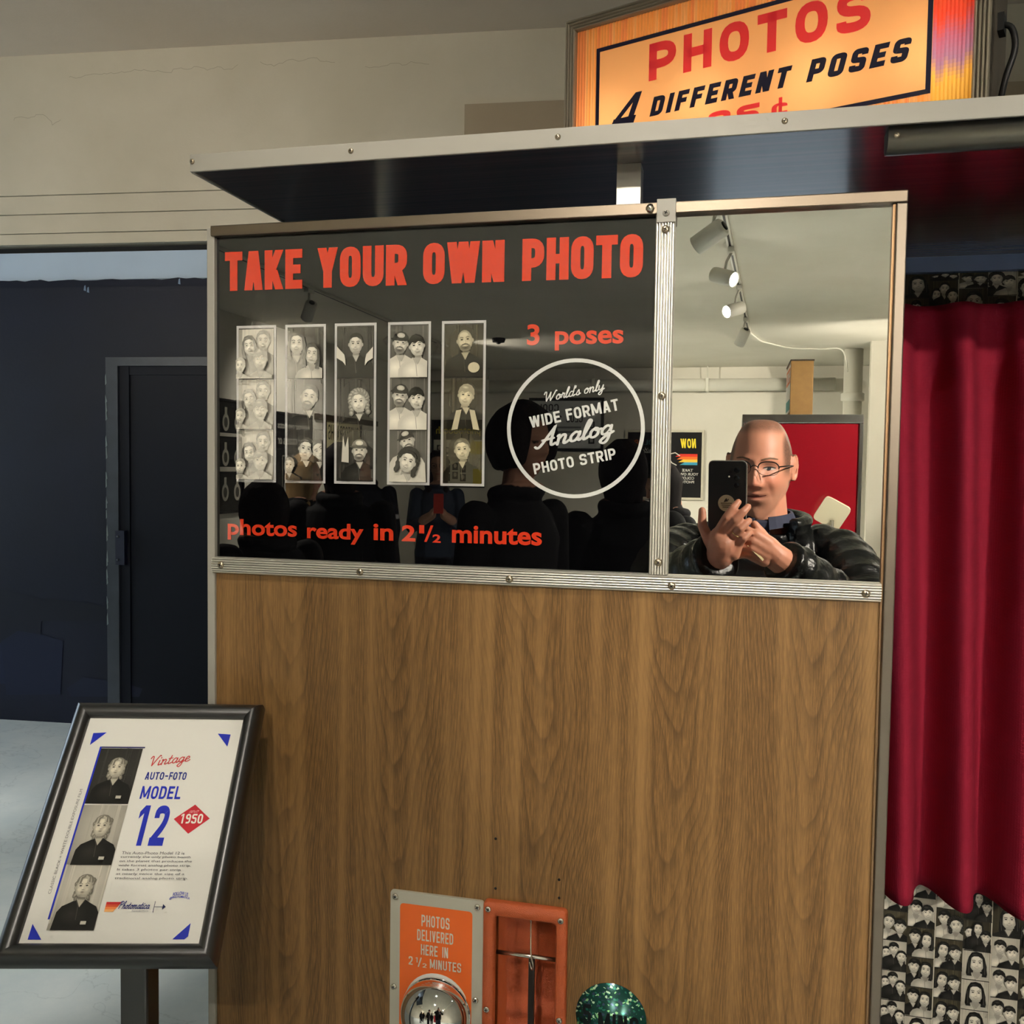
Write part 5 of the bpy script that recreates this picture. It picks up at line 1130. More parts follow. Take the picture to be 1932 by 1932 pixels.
# ---------------------------------------------------------------- people
def fuse(mb, voxel, smooth=3, name='body'):
    """weld overlapping closed shells into one continuous skin"""
    me = mb.mesh('tmp'); o = bpy.data.objects.new('tmp', me); COL.objects.link(o)
    r = o.modifiers.new('r', 'REMESH'); r.mode = 'VOXEL'; r.voxel_size = voxel
    if smooth: s = o.modifiers.new('s', 'SMOOTH'); s.factor = .5; s.iterations = smooth
    dg = bpy.context.evaluated_depsgraph_get(); out = bpy.data.meshes.new_from_object(o.evaluated_get(dg)); out.name = name
    bpy.data.objects.remove(o); bpy.data.meshes.remove(me); out.materials.clear()
    out.polygons.foreach_set('use_smooth', [True] * len(out.polygons))
    return out
def colour(me, fn):
    a = me.color_attributes.new('Col', 'FLOAT_COLOR', 'POINT'); d = []
    for v in me.vertices: c = fn(v.co); d.extend((c[0], c[1], c[2], 1.0))
    a.data.foreach_set('color', d)
def g2(x, y, cx, cy, sx, sy): return math.exp(-((x - cx) / sx) ** 2 - ((y - cy) / sy) ** 2)
def sst(a, b, x): t = max(0, min(1, (x - a) / (b - a))); return t * t * (3 - 2 * t)
DUM = mat('shell', rgb(120, 120, 120))
def head_shell(mb, M_, female=False, n=88, m=60, smirk=0.0, heavy=0.0, long=0.0):
    """head facing local +y, eye line at z = 0, chin at -0.125, crown at +0.118"""
    vs = []; fs = []
    for j in range(1, m):
        el = -PI / 2 + PI * j / m
        for i in range(n):
            az = 2 * PI * i / n; sx, cy = math.sin(az), math.cos(az)
            z = .1215 * math.sin(el) - .0035; r = math.cos(el) ** (.62 if el > 0 else .84)
            x = .0765 * sx * r; y = .098 * cy * r - .008
            lo = sst(.01, -.12, z)
            x *= 1 - (.30 - .16 * heavy) * lo * sst(-.09, .05, y + .02)
            if y < 0: y *= 1 - .42 * sst(-.01, -.11, z)
            if y < -.02: x *= 1 - .18 * sst(-.03, -.11, z)
            x *= 1 - .05 * sst(.03, .1, z)
            if cy > 0.05:
                w_ = sst(.05, .35, cy); ax = abs(x)
                y = y - w_ * .012 * sst(.07, .0, abs(z + .02)) * sst(.045, 0, ax) * .3
                d = 0
                d += .0055 * g2(ax, z, .030, .021, .026, .009) * (0.5 if female else 1)
                d -= .0125 * g2(ax, z, .032, .001, .0165, .0115)
                d += .0045 * g2(ax, z, .032, -.001, .011, .0075)
                t = sst(.018, -.034, z) * sst(-.052, -.040, z)
                d += (.006 + .019 * sst(.015, -.036, z)) * math.exp(-(x / (.0095 + .004 * sst(0, -.04, z))) ** 2) * (1 if z > -.040 else sst(-.053, -.040, z)) * sst(.03, .012, z)
                d += .0075 * g2(ax, z, .0145, -.040, .0062, .0075)
                d += .0060 * g2(x, z, 0, -.0625 + smirk * x, .021, .0055) + .0062 * g2(x, z, 0, -.0755 + smirk * x, .0185, .0055) - .0052 * g2(x, z, 0, -.0690 + smirk * x, .026, .0022)
                d -= .003 * g2(x, z, 0, -.0865, .02, .006)
                d += .0085 * g2(x, z, 0, -.108, .019, .013)
                d += (.0050 + .003 * heavy) * g2(ax, z, .044, -.034, .02, .017) - .0026 * g2(ax, z, .037 + (-.055 - z) * .25, -.056, .005, .018)
                d += .003 * heavy * g2(ax, z, .04, -.085, .02, .02)
                d -= .004 * g2(ax, z, .062, .028, .02, .025)
                y += d * w_
            vs.append(M_ @ Vector((x, y, z * (1 + long * sst(-.06, -.115, z)))))
    top = len(vs); vs.append(M_ @ Vector((0, -.008, .118))); bot = len(vs); vs.append(M_ @ Vector((0, .01, -.125 * (1 + long))))
    for j in range(m - 2):
        for i in range(n): a = j * n + i; b = j * n + (i + 1) % n; fs.append((a, b, b + n, a + n))
    for i in range(n): fs.append((bot, (i + 1) % n, i)); fs.append((top, (m - 2) * n + i, (m - 2) * n + (i + 1) % n))
    mb.add(vs, fs, DUM, True)
    for s in (-1, 1):   # ears: bowl with a rolled rim and a lobe
        pts = [(s * (.0765 + .010 * (.5 + .5 * math.cos(a))), -.004 - .013 * math.cos(a) * 1.1, .002 + .030 * math.sin(a)) for a in [2 * PI * k / 14 for k in range(14)]]
        mb.tube([M_ @ Vector(p) for p in pts], .0042, DUM, 8, closed=True)
        ev = [(s * .0765, -.002, .002 + .026 * q) for q in (-1, -.5, 0, .5, 1)]
        mb.tube([M_ @ Vector(p) for p in ev], [.003, .009, .011, .011, .004], DUM, 8); mb.tube([M_ @ Vector((s * .078, .004, -.018)), M_ @ Vector((s * .079, .004, -.030))], [.006, .0065], DUM, 8)
def blob(mb, c, rx, ry, rz, M_=None, n=16, m=10):
    vs = []; fs = []
    for j in range(1, m):
        el = -PI / 2 + PI * j / m
        for i in range(n): az = 2 * PI * i / n; vs.append((c[0] + rx * math.cos(el) * math.cos(az), c[1] + ry * math.cos(el) * math.sin(az), c[2] + rz * math.sin(el)))
    vs += [(c[0], c[1], c[2] - rz), (c[0], c[1], c[2] + rz)]; b = len(vs) - 2
    for j in range(m - 2):
        for i in range(n): fs.append((j * n + i, j * n + (i + 1) % n, (j + 1) * n + (i + 1) % n, (j + 1) * n + i))
    for i in range(n): fs.append((b, (i + 1) % n, i)); fs.append((b + 1, (m - 2) * n + i, (m - 2) * n + (i + 1) % n))
    if M_ is not None: vs = [M_ @ Vector(v) for v in vs]
    mb.add(vs, fs, DUM, True)
def capsule(mb, pts, rs, seg=14):
    """rounded tapered limb"""
    P = [Vector(p) for p in pts]; d0 = (P[0] - P[1]).normalized(); d1 = (P[-1] - P[-2]).normalized(); path = []; R_ = []
    for k in (3, 2, 1): a = k * PI / 8; path.append(P[0] + d0 * rs[0] * math.sin(a)); R_.append(max(rs[0] * math.cos(a), .0004))
    path += P; R_ += list(rs)
    for k in (1, 2, 3): a = k * PI / 8; path.append(P[-1] + d1 * rs[-1] * math.sin(a)); R_.append(max(rs[-1] * math.cos(a), .0004))
    mb.tube([tuple(p) for p in path], R_, DUM, seg)
def ellring(c, rx, ry, n=28, p=2.3, tilt=0.0):
    out = []
    for k in range(n):
        a = 2 * PI * k / n; ca, sa = math.cos(a), math.sin(a)
        out.append((c[0] + rx * math.copysign(abs(ca) ** (2 / p), ca), c[1] + ry * math.copysign(abs(sa) ** (2 / p), sa), c[2] + tilt * sa))
    return out
SKINM = attr_mat('skin', rough=.48, spec=.4, sss=.08); CLOTH = attr_mat('figure_cloth', rough=.8, spec=.2)

# --- the photographer
def photographer():
    HC = Matrix.Translation((.060, -1.392, 1.5585)) @ Matrix.Rotation(math.radians(9), 4, 'Z') @ Matrix.Rotation(math.radians(-2), 4, 'X') @ Matrix.Rotation(math.radians(1.5), 4, 'Y') @ Matrix.Diagonal((.99, 1, 1.0, 1))
    b = MB(); head_shell(b, HC, smirk=.05, heavy=1.0, long=.16, n=110, m=76)
    capsule(b, [(.068, -1.43, 1.34), (.066, -1.418, 1.42), (.062, -1.41, 1.49)], [.072, .066, .062], 20)
    # torso and limbs under the clothes
    cx, cy = .070, -1.44
    b.loft([ellring((cx, cy, z), rx, ry) for z, rx, ry in ((.80, .15, .10), (.90, .16, .11), (1.0, .155, .11), (1.12, .165, .115), (1.24, .175, .115), (1.32, .165, .10), (1.37, .10, .075))], DUM)
    for s in (-1, 1): capsule(b, [(cx + s * .085, cy, .86), (cx + s * .09, cy + .01, .48), (cx + s * .095, cy - .01, .09)], [.085, .055, .04]); capsule(b, [(cx + s * .1, cy - .04, .045), (cx + s * .11, cy + .17, .035)], [.04, .036])
    LS, LE, LW = Vector((-.095, -1.43, 1.345)), Vector((-.160, -1.19, 1.275)), Vector((-.026, -.994, 1.372))
    RS, RE, RW = Vector((.235, -1.43, 1.345)), Vector((.275, -1.19, 1.225)), Vector((.088, -1.035, 1.368))
    capsule(b, [LS, LE], [.05, .042]); capsule(b, [LE, LW], [.042, .029]); capsule(b, [RS, RE], [.05, .042]); capsule(b, [RE, RW], [.042, .029])
    def V(x, y, z): return Vector((x, y, z))
    # left hand: palm against the back of the phone, fingers over its far edge, thumb along the near edge
    capsule(b, [LW, V(-.024, -.984, 1.392)], [.027, .029]); capsule(b, [V(-.036, -.985, 1.388), V(-.034, -.984, 1.417)], [.018, .0135]); capsule(b, [V(-.020, -.984, 1.385), V(-.018, -.982, 1.418)], [.018, .013]); capsule(b, [V(-.008, -.984, 1.382), V(-.003, -.982, 1.408)], [.017, .0125]); capsule(b, [V(0, -.986, 1.376), V(.008, -.984, 1.394)], [.015, .0115])
    for kn, mid, dst, tip, r in ((V(-.034, -.982, 1.418), V(-.016, -.970, 1.452), V(-.003, -.975, 1.472), V(.007, -.984, 1.484), .0092), (V(-.018, -.980, 1.418), V(.002, -.968, 1.447), V(.017, -.974, 1.464), V(.027, -.985, 1.475), .0092),
                              (V(-.003, -.980, 1.408), V(.013, -.969, 1.430), V(.023, -.977, 1.441), V(.030, -.989, 1.446), .0088), (V(.008, -.982, 1.394), V(.020, -.972, 1.410), V(.028, -.979, 1.418), V(.033, -.990, 1.421), .0078)):
        capsule(b, [kn, mid, dst, tip], [r * 1.12, r * 1.03, r * .95, r * .8], 12)
    capsule(b, [V(-.034, -.988, 1.378), V(-.052, -.994, 1.405), V(-.0655, -1.000, 1.434), V(-.0665, -1.004, 1.464)], [.016, .0125, .0105, .0082], 12)
    # right hand: cupped under the other, fingers steadying the phone's lower edge
    capsule(b, [RW, V(.066, -1.028, 1.388)], [.027, .028]); capsule(b, [V(.070, -1.020, 1.396), V(.044, -1.010, 1.415)], [.018, .014]); capsule(b, [V(.068, -1.018, 1.384), V(.038, -1.006, 1.402)], [.018, .0135]); capsule(b, [V(.066, -1.018, 1.372), V(.036, -1.006, 1.388)], [.016, .013]); capsule(b, [V(.064, -1.020, 1.362), V(.036, -1.010, 1.373)], [.015, .012])
    for kn, mid, tip, r in ((V(.044, -1.008, 1.415), V(.022, -1.010, 1.428), V(.012, -1.020, 1.418), .0092), (V(.038, -1.004, 1.402), V(.012, -1.006, 1.408), V(.002, -1.018, 1.398), .0092), (V(.036, -1.004, 1.388), V(.010, -1.006, 1.392), V(0, -1.016, 1.384), .0088), (V(.036, -1.008, 1.373), V(.014, -1.008, 1.372), V(.004, -1.018, 1.366), .0078)):
        capsule(b, [kn, mid, tip], [r * 1.1, r, r * .82], 12)
    capsule(b, [V(.072, -1.028, 1.392), V(.056, -1.030, 1.418), V(.042, -1.030, 1.436)], [.015, .0115, .009], 12)
    me = fuse(b, .0027, 2, 'photographer_body'); inv = HC.inverted(); R_ = random.Random(4)
    skin, hairc, lip, brow, eye = rgb(200, 138, 112), rgb(44, 36, 30), rgb(170, 92, 82), rgb(104, 74, 56), rgb(34, 28, 26)
    def mixc(a, c, t): return tuple(a[k] * (1 - t) + c[k] * t for k in range(3))
    def fn(co):
        p = inv @ co; c = skin[:3]
        if p.z > -.14 and abs(p.x) < .12 and p.length < .2:
            hl = .088 - .0 * abs(p.x)
            side = sst(.050, .062, abs(p.x)) * sst(-.03, .005, p.z) * sst(.06, .035, p.y)
            bk = sst(.02, -.02, p.y) * sst(-.07, -.04, p.z)
            topk = sst(.078, .100, p.z) * .7
            if abs(p.x) < .0735 or p.z > .03 or p.y < -.02: c = mixc(c, hairc, max(side * .85, bk * .9, topk) * R_.uniform(.8, 1))
            if p.y > .03:
                ax = abs(p.x)
                c = mixc(c, rgb(150, 92, 74), .45 * g2(ax, p.z, .032, .001, .016, .010))
                c = mixc(c, lip, .8 * g2(p.x, p.z, 0, -.069 + .05 * p.x, .022, .0075)); c = mixc(c, rgb(96, 48, 42), .75 * g2(p.x, p.z, 0, -.069 + .05 * p.x, .026, .0022)); c = mixc(c, rgb(150, 96, 78), .5 * g2(ax, p.z, .037 + (-.055 - p.z) * .25, -.056, .004, .016)); c = mixc(c, rgb(216, 128, 104), .4 * g2(ax, p.z, .04, -.03, .022, .018) + .4 * g2(p.x, p.z, 0, -.036, .014, .012))
                c = mixc(c, rgb(150, 118, 98), .28 * sst(-.05, -.07, p.z) * (1 - g2(p.x, p.z, 0, -.069, .022, .009)))
        elif co.z < .95: c = rgb(36, 38, 46)[:3] if co.z > .08 else rgb(30, 26, 24)[:3]
        return c
    colour(me, fn); me.materials.append(SKINM)
    P = link('person', me); tag(P, 'balding man in glasses and black quilted jacket holding up a phone in the mirror', 'person')
    # eyes and brows laid on the face
    from mathutils.bvhtree import BVHTree
    bvh = BVHTree.FromPolygons([v.co.copy() for v in me.vertices], [tuple(f.vertices) for f in me.polygons]); fwd = HC.to_3x3() @ Vector((0, 1, 0))
    def on_face(x, z, lift):
        o_ = HC @ Vector((x, .2, z)); h_ = bvh.ray_cast(o_, -fwd, .3); return (h_[0] if h_[0] is not None else HC @ Vector((x, .085, z))) + fwd * lift
    def lay(outline, lift, m, name, par, bulge=0.0):
        cx_ = sum(q[0] for q in outline) / len(outline); cz_ = sum(q[1] for q in outline) / len(outline); n_ = len(outline); B_ = MB(); vs = [on_face(cx_, cz_, lift + bulge)]
        for k_ in (.5, 1.0): vs += [on_face(cx_ + (q[0] - cx_) * k_, cz_ + (q[1] - cz_) * k_, lift + bulge * (1 - k_ * k_)) for q in outline]
        fs = [(0, 1 + i, 1 + (i + 1) % n_) for i in range(n_)] + [(1 + i, 1 + n_ + i, 1 + n_ + (i + 1) % n_, 1 + (i + 1) % n_) for i in range(n_)]
        B_.add(vs, fs, m, True); return B_.build(name, par)
    EW = mat('eye_white', rgb(206, 192, 182), rough=.25); EI = mat('eye_iris', rgb(46, 52, 58), rough=.12); ED = mat('eye_lash', rgb(58, 38, 32), rough=.6); BR = mat('eyebrow_hair', rgb(112, 82, 62), rough=.8)
    for s_ in (-1, 1):
        al = [(s_ * .032 + .0125 * math.cos(a), -.0005 + (.0042 if math.sin(a) > 0 else .0034) * math.sin(a) * (1 - .25 * abs(math.cos(a)))) for a in [2 * PI * q / 18 for q in range(18)]]
        ew = lay(al, .0006, EW, 'eye', P, .0016); lay([(s_ * .032 - .001 + .0042 * math.cos(a), .0 + .0038 * math.sin(a)) for a in [2 * PI * q / 14 for q in range(14)]], .0026, EI, 'iris', ew)
        lay([(s_ * .032 + .0138 * q, .0034 - 3.2 * (.0138 * q) ** 2 * 5) for q in (-1, -.5, 0, .5, 1)] + [(s_ * .032 + .0138 * q, .0058 - 3.0 * (.0138 * q) ** 2 * 5) for q in (1, .5, 0, -.5, -1)], .0022, ED, 'eyelid', P)
        lay([(s_ * (.014 + .036 * t_), .0185 + .0055 * math.sin(PI * t_ * .8)) for t_ in (0, .25, .5, .75, 1)] + [(s_ * (.014 + .036 * t_), .0225 + .0060 * math.sin(PI * t_ * .8) - .002 * t_) for t_ in (1, .75, .5, .25, 0)], .0010, BR, 'eyebrow', P)
    lay([(.027 * q, -.0690 + .05 * .027 * q - .0007 + .0030 * q * q) for q in (-1, -.6, -.2, .2, .6, 1)] + [(.027 * q, -.0690 + .05 * .027 * q + .0008 + .0030 * q * q) for q in (1, .6, .2, -.2, -.6, -1)], .0006, mat('lip_line', rgb(104, 52, 46), rough=.6), 'mouth_line', P)
    # quilted jacket
    NYL = mat('black_quilted_nylon', rgb(9, 9, 10), rough=.24, spec=.4, bump=.4, bscale=50)
    j = MB(); rings = []
    zs = [.86 + .0085 * k for k in range(64)]
    for z in zs:
        t = (z - .86) / .54; puff = abs(math.sin(PI * (z - .86) / .056)) ** .6
        rx = .185 + .035 * math.sin(PI * min(1, t * 1.05)) ; ry = .135 + .012 * math.sin(PI * t)
        if z > 1.27: q = sst(1.27, 1.402, z); rx = rx * (1 - q) + .092 * q; ry = ry * (1 - q) + .088 * q
        rings.append(ellring((cx, cy + .01, z), rx + .013 * puff, ry + .013 * puff, 44, 2.4))
    j.loft(rings, DUM)
    def sleeve(pts, r0, r1, n=46, pitch=.05):
        P_ = crom(pts, 16); P_ = [P_[int(i * (len(P_) - 1) / n)] for i in range(n + 1)]; L_ = 0; rr = []
        for i, p in enumerate(P_):
            if i: L_ += (P_[i] - P_[i - 1]).length
            t = i / n; rr.append((r0 + (r1 - r0) * t) + .013 * abs(math.sin(PI * L_ / pitch)) ** .6 - .004)
        rr[-1] *= .82; j.tube([tuple(p) for p in P_], rr, DUM, 24)
    sleeve([(.0, -1.43, 1.335), LS + Vector((-.005, 0, -.005)), (LS + LE) / 2 + Vector((-.03, 0, .015)), LE + Vector((-.012, .02, .0)), LE.lerp(LW, .5) + Vector((0, 0, .0)), LE.lerp(LW, .97)], .074, .047)
    sleeve([(.14, -1.43, 1.335), RS + Vector((.005, 0, -.005)), (RS + RE) / 2 + Vector((.025, 0, .015)), RE + Vector((.015, .02, .0)), RE.lerp(RW, .5), RE.lerp(RW, .94)], .074, .047)
    # stand collar, open at the front
    for k in range(3):
        rr = .088 + .004 * k; z = 1.385 + .022 * k
        pts = [(cx - .004 + (rr + .012) * math.sin(a), -1.405 - .0 + rr * math.cos(a) * 1.02, z + .012 * math.cos(a) * -1) for a in [math.radians(42 + 276 * q / 24) for q in range(25)]]
        j.tube([tuple(p) for p in pts], .0165, DUM, 10)
    jm = fuse(j, .0045, 2, 'jacket'); jm.materials.append(NYL); jo = link('jacket', jm, P); jo['label'] = 'black quilted puffer jacket'
    z_ = MB(); z_.box(cx - .006, cx + .006, cy + .155, cy + .168, .9, 1.3, mat('zip_black', rgb(30, 30, 32), rough=.35, metal=.6), .002); z_.build('zip', jo)
    # shirt collar
    s = MB(); SH = mat('slate_polo_cloth', rgb(46, 50, 70), rough=.85)
    for sg_ in (-1, 1):
        pts = []
        for q in range(13):
            a = math.radians(12 + 150 * q / 12) * sg_; w_ = .030 - .012 * q / 12
            top = Vector((.065 + .071 * math.sin(a), -1.412 + .068 * math.cos(a), 1.437 + .022 * (q / 12)))
            out = Vector((math.sin(a), math.cos(a), 0)); pts.append((top, top + out * .006, top + out * .017 + Vector((0, 0, -w_)), top + out * .012 + Vector((0, 0, -w_))))
        for q in range(12): A_, B_ = pts[q], pts[q + 1]; s.add(list(A_) + list(B_), [(0, 1, 5, 4), (1, 2, 6, 5), (2, 3, 7, 6), (3, 0, 4, 7)] + ([(0, 3, 2, 1)] if q == 0 else []) + ([(4, 5, 6, 7)] if q == 11 else []), SH, False)
    s.box(.045, .085, -1.352, -1.338, 1.30, 1.43, SH, .006); so = s.build('shirt', P); so['label'] = 'slate blue shirt collar'
    # trousers
    tr = MB(); TRM = mat('dark_denim', rgb(34, 40, 58), rough=.85)
    tr.loft([ellring((cx, cy, z), .17, .125) for z in (.78, .84, .90)], DUM)
    for s_ in (-1, 1): capsule(tr, [(cx + s_ * .085, cy, .80), (cx + s_ * .09, cy + .01, .48), (cx + s_ * .095, cy - .005, .10)], [.1, .075, .062])
    tm = fuse(tr, .009, 3, 'trousers'); tm.materials.append(TRM); link('trousers', tm, P)
    # glasses
    gl = MB(); FRX = mat('dark_spectacle_metal', rgb(30, 26, 26), rough=.3, metal=.6)
    def rim(s_):
        return [HC @ Vector((s_ * (.033 + .0245 * math.copysign(abs(math.cos(a)) ** .8, math.cos(a))), .1065 - .10 * abs(.033 + .0245 * math.cos(a) * 1.0 - .0) ** 1.0 * .12, .001 + .0165 * math.copysign(abs(math.sin(a)) ** .8, math.sin(a)))) for a in [2 * PI * k / 28 for k in range(28)]]
    lensm = bpy.data.materials.new('spectacle_lens'); lensm.use_nodes = True; nt = lensm.node_tree; nt.nodes.clear(); oo = nt.nodes.new('ShaderNodeOutputMaterial'); mx = nt.nodes.new('ShaderNodeMixShader'); tp = nt.nodes.new('ShaderNodeBsdfTransparent'); gg = nt.nodes.new('ShaderNodeBsdfGlossy'); gg.inputs['Roughness'].default_value = .02; mx.inputs[0].default_value = .07
    nt.links.new(tp.outputs[0], mx.inputs[1]); nt.links.new(gg.outputs[0], mx.inputs[2]); nt.links.new(mx.outputs[0], oo.inputs[0])
    for s_ in (-1, 1):
        rm_ = rim(s_); gl.tube([tuple(p) for p in rm_[0:15]], .0014, FRX, 8); gl.tube([tuple(p) for p in rm_[14:28] + rm_[:1]], .0006, FRX, 6)
        gl.tube([tuple(HC @ Vector(p)) for p in ((s_ * .0575, .0995, .006), (s_ * .070, .092, .008), (s_ * .079, .04, .008), (s_ * .0805, 0, .006), (s_ * .079, -.022, -.01))], .0015, FRX, 8)
    gl.tube([tuple(HC @ Vector(p)) for p in crom([(-.0085, .1065, .004), (0, .1095, .008), (.0085, .1065, .004)], 4)], .0012, FRX, 8)
    go = gl.build('glasses', P)
    for s_ in (-1, 1):
        rm_ = rim(s_); l_ = MB(); l_.add([tuple(p) for p in rm_], [tuple(range(28))], lensm); l_.build('lens', go)
    # wedding ring
    rg_ = MB(); c_ = V(.005, -.9745, 1.419); ax_ = (V(.013, -.969, 1.430) - V(-.003, -.980, 1.408)).normalized(); u_ = ax_.orthogonal().normalized(); w__ = ax_.cross(u_)
    rg_.tube([tuple(c_ + (u_ * math.cos(a) + w__ * math.sin(a)) * .0102) for a in [2 * PI * k / 20 for k in range(20)]], .0013, mat('gold_ring', rgb(226, 196, 140), rough=.2, metal=1), 8, closed=True); rg_.build('ring', P)
photographer()
# --- the phone in his hand; the picture is taken through its lens
def phone():
    cy, sy = math.cos(YAW), math.sin(YAW); f = Vector((-sy * math.cos(PITCH), cy * math.cos(PITCH), math.sin(PITCH))); r = Vector((cy, sy, 0)); u = r.cross(f)
    M_ = frame_m(Vector((0, -1, LENS_Z)) - f * .0125, -r, u)          # z out of the phone's back
    t = empty('phone', tuple(M_.translation + Vector((0, 0, -.14))), 'black cased smartphone held up towards the mirror', 'phone')
    CASE = mat('matte_black_case', rgb(14, 14, 15), rough=.42); RIMM = mat('grey_case_edge', rgb(120, 116, 108), rough=.4); GLS = mat('lens_glass', rgb(8, 8, 12), rough=.05, spec=.7)
    x0, x1, y0, y1 = -.0185, .0600, -.1450, .0180
    def add(B, name, p=t): B.xf(M_); return B.build(name, p)
    B = MB(); B.prism(rounded([(x0, y0), (x1, y0), (x1, y1), (x0, y1)], .010, True, 6), 2, -.0105, -.0005, CASE); add(B, 'case')
    B = MB(); o_ = rounded([(x0 - .0006, y0 - .0006), (x1 + .0006, y0 - .0006), (x1 + .0006, y1 + .0006), (x0 - .0006, y1 + .0006)], .0105, True, 6); B.tube([(p[0], p[1], -.0055) for p in o_], .0016, RIMM, 8, closed=True); add(B, 'edge_band')
    B = MB(); B.box(x0 + .003, x1 - .003, y0 + .003, y1 - .003, -.0118, -.0106, mat('phone_screen', rgb(60, 56, 50), rough=.1, emit=(.9, .8, .65, 1), estr=.25)); add(B, 'screen')
    for x, y, rr in ((0, .0, .0062), (0, -.0165, .0062), (.0, -.0320, .0055), (.0140, -.004, .0028)):
        B = MB(); B.lathe([(rr, -.0006), (rr, .001), (rr * .82, .0012), (rr * .75, .0004), (0, .0003)], GLS, (x, y, 0), 'Z', 24); lo = add(B, 'camera_lens')
    B = MB(); B.lathe([(.0019, 0), (.0019, .0006), (0, .0008)], mat('phone_flash', rgb(230, 224, 206), rough=.3), (.0165, -.0140, -.0004), 'Z', 14); add(B, 'flash')
    A = Art(); A.ell(0, 0, .0178, .0178, rgb(186, 170, 138), n=40)
    A.poly([(-.004, .004), (0, .011), (.003, .008), (.006, .002), (.001, .003)], rgb(60, 50, 40)); A.poly([(-.006, .006), (-.004, .010), (-.002, .007)], rgb(60, 50, 40))
    for k in range(3): A.rect(-.012 + .002 * k, -.001 - .0042 * k, .012 - .002 * k, .001 - .0042 * k, rgb(110, 94, 70))
    A.build('round_sticker', PRINT, t, M_ @ Matrix.Translation((.0215, -.0705, -.0003)))
phone()
cb = MB(); cb.box(-.022, .022, -.0006, .0006, -.0035, .0035, mat('cream_card', rgb(168, 150, 104), rough=.5)); cb.xf(Matrix.Translation((.045, -.998, 1.379)) @ Matrix.Rotation(.78, 4, 'Y') @ Matrix.Rotation(.9, 4, 'X'))
tag(cb.build('card'), 'thin cream card held between the photographer\'s hands', 'card')

